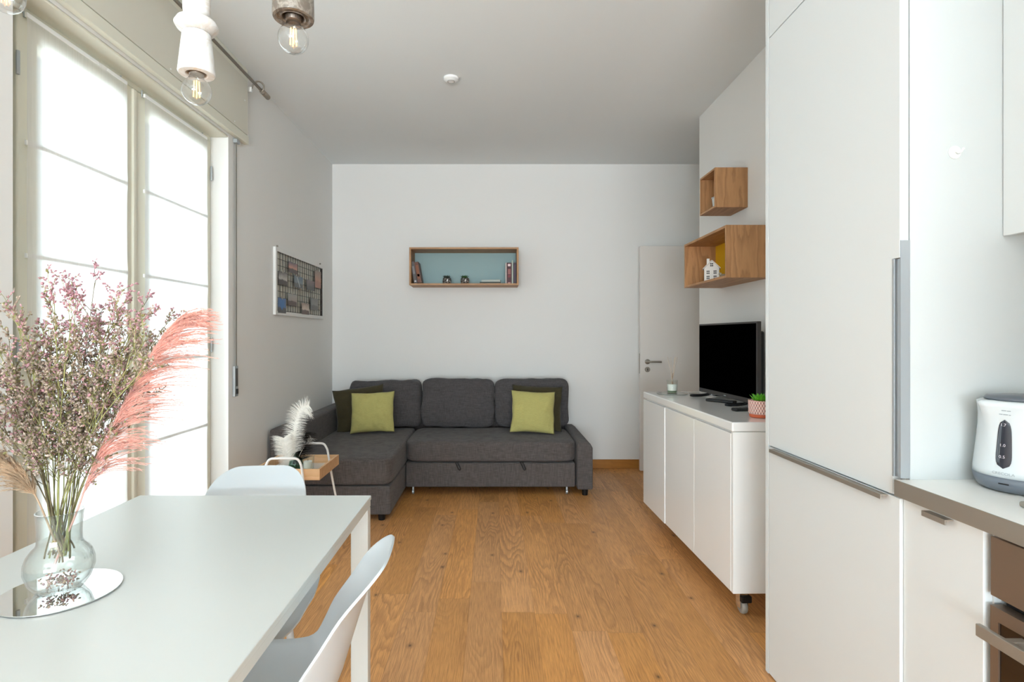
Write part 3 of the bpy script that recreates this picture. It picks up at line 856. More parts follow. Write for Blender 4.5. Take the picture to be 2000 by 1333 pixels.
# ------------------------------------------------------------------ box shelves
def shelf_box(name, label, x0, x1, y0, y1, z0, z1, open_ax, th, back_col, bthick=.006, inset=0.0):
    """open_ax 'y': opening faces -y; 'x': opening faces -x"""
    t = thing(name, label, 'shelf', ((x0 + x1) / 2, (y0 + y1) / 2, z0))
    if open_ax == 'y':
        obj('side_panel', bx(x0, x0 + th, y0, y1, z0, z1), M_oakz, t, bevel=.0008); obj('side_panel', bx(x1 - th, x1, y0, y1, z0, z1), M_oakz, t, bevel=.0008)
        obj('top_panel', bx(x0 + th, x1 - th, y0, y1, z1 - th, z1), M_oakx, t, bevel=.0008); obj('bottom_panel', bx(x0 + th, x1 - th, y0, y1, z0, z0 + th), M_oakx, t, bevel=.0008)
        obj('back_panel', bx(x0 + th, x1 - th, y1 - bthick, y1, z0 + th, z1 - th), back_col, t)
    else:
        obj('side_panel', bx(x0, x1, y0, y0 + th, z0, z1), M_oakz, t, bevel=.0008); obj('side_panel', bx(x0, x1, y1 - th, y1, z0, z1), M_oakz, t, bevel=.0008)
        obj('top_panel', bx(x0, x1, y0 + th, y1 - th, z1 - th, z1), M_oaky, t, bevel=.0008); obj('bottom_panel', bx(x0, x1, y0 + th, y1 - th, z0, z0 + th), M_oaky, t, bevel=.0008)
        obj('back_panel', bx(x1 - inset - bthick, x1 - inset, y0 + th, y1 - th, z0 + th, z1 - th), back_col, t)
    return t
SH = dict(x0=-.764, x1=.221, y0=4.955, y1=5.2075, z0=1.710, z1=2.051)
shelf_box('box_shelf', 'long oak box shelf with blue back above the sofa', th=.016, open_ax='y', back_col=mat('blue_back', (150, 176, 178), .7), **SH)
shelf_box('box_shelf', 'large oak box shelf with yellow back above the television', 1.274, XR - .0005, 3.023, 3.687, 1.572, 1.862, 'x', .014, mat('yellow_back', (214, 166, 24), .6), inset=.040)
shelf_box('box_shelf', 'small square oak box shelf, the highest on the right wall', 1.327, XR - .0005, 3.307, 3.549, 2.025, 2.265, 'x', .012, M_oakz, inset=.02)

# books in the long shelf
def book(x, w, h, dpt, lean, col, label, deco=None, y=None, z=None, grp='books in the blue-backed shelf', flat=False):
    z = (SH['z0'] + .0165 + w * abs(math.sin(lean)) * (not flat)) if z is None else z; y = 5.005 if y is None else y
    t = thing('book', label, 'book', (x, y, z), 0, grp, world_coords=False)
    if flat: t.rotation_euler = (0, 0, lean)
    else: t.rotation_euler = (0, lean, 0)
    cm = mat('book_' + '_'.join(str(c) for c in col), col, .5)
    b = BM()
    if flat:
        box(b, -w / 2, w / 2, 0, dpt, 0, .0025); box(b, -w / 2, w / 2, 0, dpt, h - .0025, h); box(b, -w / 2, w / 2, 0, .0025, .0025, h - .0025)
        obj('cover', b, cm, t)
        obj('pages', bx(-w / 2 + .003, w / 2 - .003, .003, dpt - .003, .0026, h - .0026), M_paper, t)
    else:
        box(b, 0, .002, 0, dpt, 0, h); box(b, w - .002, w, 0, dpt, 0, h); box(b, .002, w - .002, 0, .0025, 0, h)
        obj('cover', b, cm, t)
        obj('pages', bx(.0022, w - .0022, .003, dpt - .004, .003, h - .003), M_paper, t)
        for (a0, a1, c2) in (deco or []):
            obj('spine_print', bx(w * .22, w * .78, -.0006, 0, h * a0, h * a1), mat('print_' + '_'.join(str(c) for c in c2), c2, .6), t)
    return t
book(-.728, .030, .200, .15, R(-9), (84, 80, 80), 'grey book leaning at the left end of the blue shelf', [(.05, .12, (200, 196, 200)), (.42, .78, (128, 124, 126))])
book(-.694, .036, .192, .15, R(-10), (104, 62, 44), 'brown book leaning beside the grey one', [(.2, .85, (134, 82, 54)), (.3, .42, (92, 30, 24))])
book(.104, .010, .192, .14, 0, (196, 184, 178), 'thin pale book left of the maroon one')
book(.1155, .044, .192, .15, 0, (72, 24, 32), 'thick maroon book with white spine marks, at the right end', [(.83, .94, (235, 210, 212)), (.45, .7, (150, 96, 92)), (.3, .42, (120, 50, 58)), (.02, .07, (200, 150, 140))])
book(.161, .012, .215, .15, 0, (176, 184, 170), 'thin pale green book right of the maroon one')
book(.1745, .027, .192, .15, 0, (52, 44, 58), 'dark violet book touching the right side of the blue shelf', [(.1, .9, (74, 60, 78))])
for i, (w, cl, nm) in enumerate(((.19, (58, 66, 56), 'dark green magazine, the lower one lying flat in the shelf'), (.17, (172, 178, 170), 'pale grey magazine, the upper one lying flat in the shelf'))):
    book(.0 - .035 + i * .006, w, .018, .12, R(2 - 5 * i), cl, nm, flat=True, z=SH['z0'] + .0165 + i * .0185, y=5.0)

def tinpot(cx, label, seed, c=(52, 72, 40)):
    z = SH['z0'] + .0165; y = 5.03
    t = thing('potted_succulent', label, 'potted plant', (cx, y, z), group='silver pots in the blue-backed shelf')
    b = BM(); lathe(b, [(0, 0), (.030, 0), (.038, .010), (.041, .028), (.038, .052), (.035, .054), (.035, .047), (0, .047)], 28, (cx, y, z))
    m = MATS.get('tin') 
    if not m:
        m = bpy.data.materials.new('tin'); m.use_nodes = True; g = N(m); p = m.node_tree.nodes['Principled BSDF']
        tc = g.new('ShaderNodeTexCoord'); vo = g.new('ShaderNodeTexVoronoi'); g.put(vo.inputs['Vector'], tc.outputs['Object']); vo.inputs['Scale'].default_value = 95
        g.put(p.inputs['Base Color'], g.mix(g.ramp(vo.outputs['Distance'], [(.25, 0.), (.5, 1.)]), s2l((228, 226, 222)), s2l((70, 66, 62))))
        p.inputs['Metallic'].default_value = .6; p.inputs['Roughness'].default_value = .35; MATS['tin'] = m
    obj('pot', b, m, t, smooth=True)
    b = BM(); succulent(b, (cx, y, z + .045), 26, .048, .015, seed=seed); obj('leaves', b, mat('dark_leaf_%d' % seed, c, .5), t)
tinpot((873 - CX) / F * 5.03, 'silver pot with a low dark succulent, left one in the blue shelf', 3, (48, 58, 52))
tinpot((908 - CX) / F * 5.03, 'silver pot with a taller green succulent, right one in the blue shelf', 9, (52, 86, 40))

# house lantern, bird and cup in the right shelves
hc = Vector((1.355, 3.43, 1.5865))
hs = thing('house_lantern', 'small white house lantern with dark windows in the yellow-backed shelf', 'lantern', hc, R(-20), world_coords=False)
b = BM(); w, d_, h = .043, .040, .084
pr = [(-w, 0), (w, 0), (w, h), (0, h + .044), (-w, h)]
f0 = [b.verts.new((x, -d_, z)) for x, z in pr]; f1 = [b.verts.new((x, d_, z)) for x, z in pr]
b.faces.new(f0); b.faces.new(f1[::-1])
for i in range(5): b.faces.new((f0[i], f1[i], f1[(i + 1) % 5], f0[(i + 1) % 5]))
WH = mat('chalk_white', (226, 224, 220), .7); obj('walls', b, WH, hs)
b = BM()
for s in (1, -1):
    M4 = Matrix.Translation((0, 0, h + .046)) @ Matrix.Rotation(s * math.atan2(.044, w), 4, 'Y')
    box(b, 0 if s > 0 else -.070, .070 if s > 0 else 0, -d_ - .006, d_ + .006, 0, .004, M=M4)
obj('roof', b, WH, hs)
obj('chimney', bx(-.028, -.012, -.012, .004, h + .022, h + .062), WH, hs)
DK = mat('lantern_dark', (58, 58, 62), .6)
for (x, z) in ((-.021, .058), (.019, .058), (-.021, .026), (.019, .026), (0, .104)):
    b = BM(); s_ = .0085
    for ix in (-1, 1):
        for iz in (-1, 1): box(b, x + ix * s_ * .55 - s_ * .42, x + ix * s_ * .55 + s_ * .42, -d_ - .0012, -d_ - .0002, z + iz * s_ * .7 - s_ * .5, z + iz * s_ * .7 + s_ * .5)
    obj('window', b, DK, hs)
obj('side_opening', bx(-w - .001, -w - .0002, -d_ * .55, d_ * .55, .012, .078), DK, hs)
bc_ = Vector((1.335, 3.20, 1.5865))
bd = BM(); cushion(bd, 0, 0, .014, .022, .012, .012, 2.2, 8)
cushion(bd, -.019, 0, .026, .009, .008, .008, 2.0, 5)
v = [bd.verts.new(p) for p in ((.016, -.005, .018), (.016, .005, .018), (.046, .006, .024), (.046, -.006, .024), (.03, 0, .012))]
for f in ((0, 1, 2, 3), (0, 3, 4), (3, 2, 4), (2, 1, 4), (1, 0, 4)): bd.faces.new([v[i] for i in f])
bd.transform(Matrix.Translation(bc_) @ Matrix.Rotation(R(-10), 4, 'Z'))
tag(obj('bird_figurine', bd, mat('stone_grey', (150, 140, 122), .8), smooth=True, origin=bc_), 'tiny grey-brown bird figurine beside the house lantern', 'figurine')
cc = Vector((1.392, 3.435, 2.0375))
cu = thing('lidded_cup', 'pale lidded cup half hidden in the small top shelf', 'cup', cc)
b = BM(); lathe(b, [(0, 0), (.022, 0), (.030, .062), (.031, .072), (0, .072)], 28, cc); obj('cup', b, mat('pale_blue_ceramic', (206, 214, 214), .3), cu, smooth=False)
b = BM(); lathe(b, [(0, .0725), (.034, .0725), (.034, .078), (.014, .086), (0, .086)], 28, cc); obj('lid', b, M_steel2, cu)

# ------------------------------------------------------------------ photo board on the left wall
pb = thing('photo_board', 'white framed wire grid board with clipped photos on the left wall', 'photo board', (XL + .01, 4.35, 1.40))
by0, by1, bz0, bz1 = 3.81, 4.885, 1.399, 1.872
FR = mat('board_frame', (222, 222, 220), .5)
b = BM(); a, c_ = XL + .0005, XL + .020; wdt = .030
box(b, a, c_, by0, by0 + wdt, bz0, bz1); box(b, a, c_, by1 - wdt, by1, bz0, bz1); box(b, a, c_, by0 + wdt, by1 - wdt, bz0, bz0 + .028); box(b, a, c_, by0 + wdt, by1 - wdt, bz1 - .028, bz1)
obj('frame', b, FR, pb, bevel=.002)
obj('backing', bx(XL + .0005, XL + .003, by0 + wdt, by1 - wdt, bz0 + .028, bz1 - .028), mat('board_back', (205, 203, 192), .8), pb)
b = BM(); ny, nz = 20, 9
WX = XL + .016
for i in range(ny + 1):
    y = by0 + wdt + .004 + (by1 - by0 - 2 * wdt - .008) * i / ny; box(b, WX - .0016, WX + .0016, y - .0019, y + .0019, bz0 + .028, bz1 - .028)
for i in range(nz + 1):
    z = bz0 + .032 + (bz1 - bz0 - .064) * i / nz; box(b, WX - .004, WX - .0017, by0 + wdt, by1 - wdt, z - .0016, z + .0016)
obj('wire_grid', b, mat('grid_black', (52, 46, 42), .5), pb)
obj('inner_edge', bx(XL + .004, XL + .018, by1 - wdt - .012, by1 - wdt - .0005, bz0 + .028, bz1 - .028), mat('grid_black', (52, 46, 42)), pb)
for yy_ in (by0 + .06, by1 - .06):
    b = BM(); tube(b, [(XL + .001, yy_ if yy_ < 4.3 else yy_, bz1 + .012), (XL + .012, yy_, bz1 + .012)], .006, 8); obj('nail', b, M_iron, pb)
def photo_mat(i, top, mid, low):
    m = bpy.data.materials.new('photo_print_%d' % i); m.use_nodes = True; g = N(m); p = m.node_tree.nodes['Principled BSDF']
    tc = g.new('ShaderNodeTexCoord'); sp = g.new('ShaderNodeSeparateXYZ'); g.put(sp.inputs[0], tc.outputs['Generated'])
    nz_ = g.noise(tc.outputs['Generated'], 4.0, 3)
    f = g.math('ADD', sp.outputs[2], g.math('MULTIPLY', g.math('SUBTRACT', nz_, .5), .35))
    g.put(p.inputs['Base Color'], g.ramp(f, [(.0, s2l(low)), (.36, s2l(low)), (.46, s2l(mid)), (1.0, s2l(top))])); p.inputs['Roughness'].default_value = .35
    return m
PH = [((335, 460), (372, 568), (66, 68, 92), (196, 140, 118), (60, 34, 32), 'sunset photo clipped highest on the wire board'),
      ((190, 315), (510, 735), (58, 50, 48), (188, 184, 176), (52, 36, 32), 'dark photo with a pale band at the near edge of the wire board'),
      ((415, 540), (575, 775), (74, 96, 112), (104, 122, 132), (70, 72, 74), 'blue photo with a pale diagonal in the middle of the wire board'),
      ((595, 708), (635, 808), (104, 82, 82), (74, 62, 62), (46, 40, 42), 'dark square photo left of the reddish one'),
      ((715, 800), (500, 775), (128, 110, 96), (170, 120, 92), (150, 96, 76), 'reddish tall photo at the far edge of the wire board'),
      ((182, 297), (900, 1132), (56, 92, 146), (66, 108, 160), (64, 58, 58), 'photo with a blue heart at the lower near corner'),
      ((327, 453), (838, 1028), (160, 160, 156), (150, 140, 134), (76, 44, 36), 'photo of a grey sky over a reddish shore, on the wire board'),
      ((527, 630), (975, 1152), (140, 112, 98), (206, 188, 172), (84, 52, 40), 'brown photo with a pale patch at the bottom of the board'),
      ((652, 757), (900, 1090), (104, 104, 102), (126, 124, 120), (88, 86, 84), 'grey photo at the lower far part of the board')]
for i, ((xa, xb), (ya, yb), t1, t2, t3, lb) in enumerate(PH):
    k = 7.407; x = 1.505
    pa, pb_ = 520 + xa / k, 520 + xb / k
    Ya, Yb = x * F / (CX - pa), x * F / (CX - pb_)
    Ym = (Ya + Yb) / 2
    zt = HC - (460 + ya / k - CY) / F * Ya * 1.0; zb_ = HC - (460 + yb / k - CY) / F * Yb
    pm = (pa + pb_) / 2; Ym = x * F / (CX - pm)
    ytp = 460 + ya / k; ybp = 460 + yb / k
    zt = HC - (ytp - CY) / F * Ya; zb_ = HC - (ybp - CY) / F * Yb
    org = (XL + .0205, Ym, (zt + zb_) / 2)
    t = thing('photo_print', lb, 'photo', org, group='photos clipped on the wire board')
    obj('print', bx(XL + .0198, XL + .0204, Ya, Yb, zb_, zt), photo_mat(i, t1, t2, t3), t)
    obj('clip', bx(XL + .0190, XL + .0235, Ym - .008, Ym + .008, zt - .008, zt + .014), M_iron, t, bevel=.001)
    if i == 2:
        M4 = Matrix.Translation(((XL + .0207), Ym, (zt + zb_) / 2)) @ Matrix.Rotation(R(40), 4, 'X')
        obj('pale_streak', bx(-.0002, .0002, -.006, .006, -.05, .05, M=M4), mat('streak', (190, 196, 198), .5), t)
    if i == 5:
        hb_ = BM(); hv = []
        for q in range(20):
            a = q / 20 * 2 * math.pi
            hv.append(hb_.verts.new((XL + .0207, Ym + .0028 * 16 * math.sin(a) ** 3, (zt * .62 + zb_ * .38) + .0030 * (13 * math.cos(a) - 5 * math.cos(2 * a) - 2 * math.cos(3 * a)))))
        hb_.faces.new(hv); obj('heart', hb_, mat('heart_blue', (74, 122, 178), .5), t)

# ------------------------------------------------------------------ sofa
sf = thing('corner_sofa', 'charcoal corner sofa bed with chaise against the back wall', 'sofa', (-.4, 4.7, 0))
SX0, SX1 = -1.512, .771
YC, YM = 3.70, 4.30
xc = -.700                      # right side of chaise
obj('chaise_base', bx(-1.385, xc, YC + .004, 5.16, .045, .238), M_sofa, sf, bevel=.012, bseg=3)
b = BM(); cushion(b, (-1.388 + xc) / 2, (YC + 4.98) / 2, .334, (xc + 1.388) / 2 + .004, (4.98 - YC) / 2 + .002, .096, 14, 16, .003, 2, puff=(0, 0, .04)); obj('chaise_cushion', b, M_sofa, sf, smooth=True)
obj('arm', bx(SX0, -1.39, YC - .01, 5.17, .045, .625), M_sofa, sf, bevel=.022, bseg=4, label='tall left arm')
obj('seat_base', bx(xc + .004, .640, YM + .30, 5.16, .09, .26), M_sofa, sf, bevel=.01)
obj('bed_drawer', bx(xc + .008, .636, YM + .012, YM + .30, .066, .256), M_sofa, sf, bevel=.010, bseg=3)
b = BM(); cushion(b, (xc + .646) / 2, (YM + 4.98) / 2, .345, (.646 - xc) / 2 - .002, (4.98 - YM) / 2, .084, 12, 16, .003, 5, puff=(0, 0, .04)); obj('seat_cushion', b, M_sofa, sf, smooth=True)
b = BM()
prf = [(.650, .05), (.771, .05), (.771, .375), (.755, .405), (.725, .425), (.668, .425), (.650, .405)]
f0 = [b.verts.new((x, YM - .01, z)) for x, z in prf]; f1 = [b.verts.new((x, 5.17, z)) for x, z in prf]
b.faces.new(f0); b.faces.new(f1[::-1])
for i in range(len(prf)): b.faces.new((f0[i], f1[i], f1[(i + 1) % len(prf)], f0[(i + 1) % len(prf)]))
obj('arm', b, M_sofa, sf, bevel=.018, bseg=4, label='low right arm')
obj('back_frame', bx(-1.388, .648, 5.10, 5.17, .24, .62), M_sofa, sf, bevel=.015, bseg=3)
for i, (xa, xb, zt) in enumerate(((-1.298, -.655, .845), (-.652, .004, .862), (.010, .668, .862))):
    b = BM(); M4 = Matrix.Rotation(R(-4), 4, 'X') @ Matrix.Rotation(R((-1.2, .8, -.6)[i]), 4, 'Y')
    cushion(b, (xa + xb) / 2, 4.985, (.425 + zt) / 2 + .005, (xb - xa) / 2 - .001, .088, (zt - .425) / 2, 9, 16, .014, 11 + i, M=M4, puff=(0, .25, -.02))
    obj('back_cushion', b, M_sofa2, sf, smooth=True)
for px_ in (895, 1022):
    x = (px_ - CX) / F * YM; b = BM()
    tube(b, smooth_path([(x - .022, YM + .008, .262), (x - .012, YM - .002, .240), (x + .006, YM - .004, .205), (x + .018, YM - .003, .212), (x + .006, YM - .001, .240), (x - .006, YM + .008, .262)], 4), .0045, 6)
    obj('pull_loop', b, mat('dark_webbing', (38, 35, 35), .9), sf)
def foot(x, y, h=.046):
    b = BM(); lathe(b, [(0, .0005), (.022, .0005), (.026, h), (0, h)], 20, (x, y, 0)); obj('leg', b, M_black, sf)
foot(.715, YM + .035, .052); foot(.715, 5.10, .052); foot(-.765, YC + .05); foot(-1.43, YC + .05); foot(-1.43, 5.1)
for x in (-.64, .575):
    b = BM(); lathe(b, [(0, -.007), (.018, -.007), (.018, .007), (0, .007)], 16); b.transform(Matrix.Translation((x, YM + .06, .0185)) @ Matrix.Rotation(R(90), 4, 'Y'))
    box(b, x - .006, x + .006, YM + .052, YM + .066, .036, .0655); obj('castor', b, M_steel2, sf)

def throw(label, cx, cy, cz, W, H, T, rz, tilt, ry, m, seed, grp):
    M4 = Matrix.Translation((0, 0, 0))
    t = BM(); pillow(t, W, H, T, Matrix.Rotation(rz, 4, 'Z') @ Matrix.Rotation(tilt, 4, 'X') @ Matrix.Rotation(ry, 4, 'Y'), seed)
    t.transform(Matrix.Translation((cx, cy, cz)))
    o = obj('throw_pillow', t, m, smooth=True, origin=(cx, cy, cz)); tag(o, label, 'pillow', grp)
    return o
g1 = 'throw pillows on the sofa'
throw('dark olive throw pillow behind the left lime one', (704 - CX) / F * 4.78, 4.79, .618, .44, .385, .12, R(14), R(-14), R(-7), M_olive, 2, g1)
throw('lime green throw pillow on the chaise, at the left', (728 - CX) / F * 4.62, 4.615, .612, .365, .345, .11, R(4), R(-17), R(-2), M_lime, 5, g1)
throw('dark olive throw pillow behind the right lime one', (1049 - CX) / F * 4.74, 4.775, .628, .44, .39, .11, R(-6), R(-13), R(2), M_olive, 8, g1)
throw('lime green throw pillow at the right end of the sofa', (1041 - CX) / F * 4.60, 4.61, .615, .37, .355, .11, R(-3), R(-16), R(2.5), M_lime, 14, g1)

# ------------------------------------------------------------------ tray side table
TX0, TX1, TY0, TY1, TZ = -1.362, -.982, 3.10, 3.485, .50
tt = thing('tray_table', 'pale wood tray table on white steel legs in front of the chaise', 'side table', ((TX0 + TX1) / 2, 3.29, 0))
b = BM(); h0 = TZ - .062; th = .013
box(b, TX0, TX1, TY0, TY0 + th, h0, TZ); box(b, TX0, TX1, TY1 - th, TY1, h0, TZ); box(b, TX0, TX0 + th, TY0 + th, TY1 - th, h0, TZ); box(b, TX1 - th, TX1, TY0 + th, TY1 - th, h0, TZ)
tr_ = obj('tray_rim', b, M_tray, tt, bevel=.001)
obj('tray_base', bx(TX0 + th, TX1 - th, TY0 + th, TY1 - th, h0 + .004, h0 + .012), mat('tray_white', (214, 208, 200), .5), tt)
SW = mat('white_steel', (232, 230, 228), .35)
def loop(xa, xb, y, ztop, ydir, splay=.030):
    r = .045; pts = []
    yb = y + ydir * .04
    pts.append(Vector((xa - splay - .09, yb + ydir * .10, .004)));
    def at(x, z):
        k = (ztop - z) / ztop
        return y + ydir * .10 * k + ydir * .0
    for (x, z) in ((xa - .085, .006), (xa - .03, ztop * .55), (xa - .004, ztop - r * 1.5), (xa + .006, ztop - r * .6), (xa + r * .55, ztop - r * .08), (xa + r * 1.4, ztop), (xb - r * 1.4, ztop), (xb - r * .55, ztop - r * .08), (xb - .006, ztop - r * .6), (xb + .004, ztop - r * 1.5), (xb + .03, ztop * .55), (xb + .085, .006)):
        pts.append(Vector((x, at(x, z), z)))
    pts = pts[1:]
    b = BM(); tube(b, smooth_path(pts, 5), .0068, 10); return b
obj('leg_loop', loop(-1.282, -1.082, 3.092, .562, -.2), SW, tt, smooth=True)
obj('leg_loop', loop(-1.262, -1.046, 3.45, .578, .6), SW, tt, smooth=True)

tzb = h0 + .0125
# green bottle with feathers
fb = P(572, 922, 3.24); fbx, fby = fb.x, 3.24
bt = thing('glass_vase', 'small green glass vase holding feathers on the tray table', 'vase', (fbx, fby, tzb))
b = BM(); lathe(b, [(0, .0005), (.036, .0005), (.040, .008), (.041, .045), (.036, .068), (.018, .085), (.016, .105), (.019, .110), (.015, .109), (.013, .085), (.033, .062), (.037, .045), (.036, .01), (0, .006)], 32, (fbx + .018, fby, tzb))
obj('bottle', b, M_greenglass, bt, smooth=True)
def feather(name, pts, wid, m, label, seed, nb=130, curl=.4, wide=None):
    r = random.Random(seed); path = smooth_path(pts, 10); n = len(path)
    t = thing(name, label, 'feather', path[0], group='feathers in the green vase')
    b = BM(); tube(b, path, [.0016 * (1 - .7 * i / n) for i in range(n)], 5); obj('quill', b, m, t)
    b = BM()
    for side in (-1, 1):
        for i in range(nb):
            k = .16 + .84 * i / nb; f = k * (n - 1); i0 = min(int(f), n - 2); p = path[i0].lerp(path[i0 + 1], f - i0)
            d = (path[i0 + 1] - path[i0]).normalized(); s = d.cross(Vector((0, 1, 0))).normalized() * side
            L = wid * (wide(k) if wide else math.sin(min(1, k * 1.15) * math.pi) ** .5) * r.uniform(.8, 1.1)
            yv = r.uniform(-.5, .5); q = []
            for j in range(5):
                u = j / 4
                q.append(p + (s * u + d * (.55 * u - curl * u * u) + Vector((0, yv * u, -.25 * u * u))) * L)
            w = .0011
            ppts = [(a + d * w * (1 - i_ / 4.6), a - d * w * (1 - i_ / 4.6)) for i_, a in enumerate(q)]
            vs = [(b.verts.new(a), b.verts.new(c)) for a, c in ppts]
            for v0, v1 in zip(vs[:-1], vs[1:]): b.faces.new((v0[0], v1[0], v1[1], v0[1]))
    obj('barbs', b, m, t); return t
M_fw = leafy('white_feather', (238, 236, 230), .25, .04); M_fk = leafy('black_feather', (26, 22, 20), .05, .3)
vb = Vector((fbx + .018, fby, tzb + .03))
feather('ostrich_feather', [vb, P(572, 880, 3.24), P(574, 846, 3.25), P(580, 815, 3.26), P(589, 798, 3.26), P(604, 793, 3.26)], .085, M_fw, 'tall white ostrich feather in the green vase', 3, 210, .1, wide=lambda k: .75 if k < .85 else .9 * (1 - k) / .15 * .6 + .35)
feather('ostrich_feather', [vb + Vector((-.004, 0, 0)), P(565, 900, 3.22), P(558, 878, 3.22), P(554, 856, 3.22)], .075, M_fw, 'short wide white feather at the left of the green vase', 4, 300, -.1, wide=lambda k: .62 + .25 * k)
feather('ostrich_feather', [vb + Vector((.003, .01, 0)), P(580, 900, 3.27), P(586, 875, 3.28), P(593, 846, 3.28)], .095, M_fk, 'black feather between the two white ones', 5, 170, .0, wide=lambda k: .8)
feather('ostrich_feather', [vb + Vector((.003, .01, .0)), P(585, 890, 3.27), P(598, 868, 3.29), P(608, 855, 3.29)], .028, M_fw, 'small white feather tuft right of the black one', 6, 40, .0, wide=lambda k: 1.0 if k > .75 else .05)

# candle on glass coaster
cp = Vector(((602 - CX) / F * 3.24, 3.235, tzb))
o = tag(obj('glass_coaster', bx(cp.x - .052, cp.x + .052, cp.y - .052, cp.y + .052, tzb + .0005, tzb + .008), clear_glass('coaster_glass', (.72, .76, .72, 1), .2), origin=cp), 'square glass coaster under the candle on the tray table', 'coaster')
cp.z = tzb + .0085
t = thing('candle_jar', 'glass jar candle with white wax on the tray table', 'candle', cp)
b = BM(); lathe(b, [(0, .0), (.028, .0), (.034, .01), (.036, .085), (.040, .089), (.0345, .087), (.033, .015), (.024, .008), (0, .007)], 32, cp); obj('glass', b, M_glass, t, smooth=True)
b = BM(); lathe(b, [(0, .0095), (.023, .0095), (.025, .056), (0, .056)], 28, cp); obj('wax', b, M_wax, t)
b = BM(); tube(b, [cp + Vector((0, 0, .0565)), cp + Vector((.001, 0, .068))], .0012, 6); obj('wick', b, M_black, t)

# ------------------------------------------------------------------ dining table
DT = .735; dx0, dx1, dy0, dy1 = -1.146, -.397, .53, 1.780
dt = thing('dining_table', 'white rectangular dining table in the foreground', 'table', ((dx0 + dx1) / 2, 1.155, 0))
obj('table_top', bx(dx0, dx1, dy0, dy1, DT - .014, DT), M_table, dt, bevel=.002)
b = BM()
box(b, dx0 + .002, dx1 - .002, dy1 - .020, dy1 - .002, DT - .034, DT - .0145); box(b, dx0 + .002, dx1 - .002, dy0 + .002, dy0 + .02, DT - .034, DT - .0145)
box(b, dx0 + .002, dx0 + .02, dy0 + .02, dy1 - .02, DT - .034, DT - .0145); box(b, dx1 - .02, dx1 - .002, dy0 + .02, dy1 - .02, DT - .034, DT - .0145)
obj('rail', b, M_table, dt, bevel=.001)
for (xa, ya) in ((dx0 + .001, dy0 + .003), (dx1 - .057, dy0 + .003), (dx0 + .001, dy1 - .043), (dx1 - .057, dy1 - .043)):
    obj('leg', bx(xa + .001, xa + .0555, ya + .001, ya + .039, .001, DT - .0345), M_table, dt, bevel=.003)

# ------------------------------------------------------------------ chairs
def make_chair(label):
    t = thing('shell_chair', label, 'chair', (0, 0, 0), 0, 'white shell chairs at the dining table', world_coords=False)
    st_ = [(.232, .418, .225, .424), (.205, .440, .200, .452), (.12, .445, .12, .468), (.02, .438, .03, .474), (-.08, .438, -.05, .478), (-.150, .460, -.088, .492), (-.190, .516, -.114, .536),
           (-.215, .590, -.145, .600), (-.240, .670, -.192, .668), (-.266, .738, -.236, .732), (-.305, .792, -.292, .792)]
    prof = smooth_path([(0, a, b_) for a, b_, c_, d_ in st_], 5)
    rim_ = smooth_path([(0, c_, d_) for a, b_, c_, d_ in st_], 5)
    n = len(prof); S_ = [0]
    for a, c in zip(prof[:-1], prof[1:]): S_.append(S_[-1] + (c - a).length)
    tot = S_[-1]
    def halfw(s):
        k = s / tot
        tab = [(0, .205), (.12, .232), (.3, .244), (.5, .238), (.62, .214), (.75, .184), (.88, .164), (1, .152)]
        for (a, wa), (c, wb) in zip(tab[:-1], tab[1:]):
            if a <= k <= c:
                u = (k - a) / (c - a); return wa + (wb - wa) * u
        return tab[-1][1]
    def at(s):
        s = max(0, min(tot, s))
        for i in range(n - 1):
            if S_[i] <= s <= S_[i + 1] + 1e-9:
                u = (s - S_[i]) / max(1e-9, S_[i + 1] - S_[i]); return prof[i].lerp(prof[i + 1], u), rim_[i].lerp(rim_[i + 1], u)
        return prof[-1], rim_[-1]
    b = BM(); nu, ns = 20, 44; rows = []
    rF, rB = .065, .085
    for i in range(ns + 1):
        q = i / ns; q = q + .0
        s = tot * (0.5 - 0.5 * math.cos(math.pi * q))
        w = halfw(s)
        if s < rF: e = rF - s; w = w - rF + math.sqrt(max(0, rF * rF - e * e))
        if s > tot - rB: e = s - (tot - rB); w = w - rB + math.sqrt(max(0, rB * rB - e * e))
        p, rp = at(s)
        row = []
        for j in range(nu + 1):
            u = -1 + 2 * j / nu; uu = math.sin(u * math.pi / 2) * .35 + u * .65
            x = uu * w; off = (abs(x) / max(.0001, halfw(s))) ** 2.3
            row.append(b.verts.new(p + Vector((x, 0, 0)) + (rp - p) * off))
        rows.append(row)
    for r1, r2 in zip(rows[:-1], rows[1:]):
        for j in range(nu): b.faces.new((r1[j], r1[j + 1], r2[j + 1], r2[j]))
    bmesh.ops.remove_doubles(b, verts=b.verts, dist=.0006)
    o = obj('shell', b, M_chair, t, smooth=True)
    md = o.modifiers.new('thick', 'SOLIDIFY'); md.thickness = .0055; md.offset = -1
    md = o.modifiers.new('round', 'BEVEL'); md.width = .0022; md.segments = 2; md.limit_method = 'ANGLE'; md.angle_limit = R(50)
    for sx in (-1, 1):
        for sy in (-1, 1):
            b = BM(); tube(b, [(sx * .13, .02 + sy * .11, .424), (sx * .165, .01 + sy * .165, .001)], [.013, .009], 12); obj('leg', b, M_chair, t, smooth=True)
    b = BM(); tube(b, [(-.13, .13, .424), (.13, .13, .424)], .008, 8); tube(b, [(-.13, -.09, .424), (.13, -.09, .424)], .008, 8); tube(b, [(-.13, .13, .424), (-.13, -.09, .424)], .008, 8); tube(b, [(.13, .13, .424), (.13, -.09, .424)], .008, 8)
    obj('under_frame', b, M_chair, t, smooth=True)
    return t
ch1 = make_chair('white shell chair at the far end of the dining table')
ch1.location = (-.785, 1.645, 0); ch1.rotation_euler = (0, 0, R(186))
ch2 = ch1.copy(); C.objects.link(ch2)
for c_ in list(ch1.children):
    d_ = c_.copy(); C.objects.link(d_); d_.parent = ch2
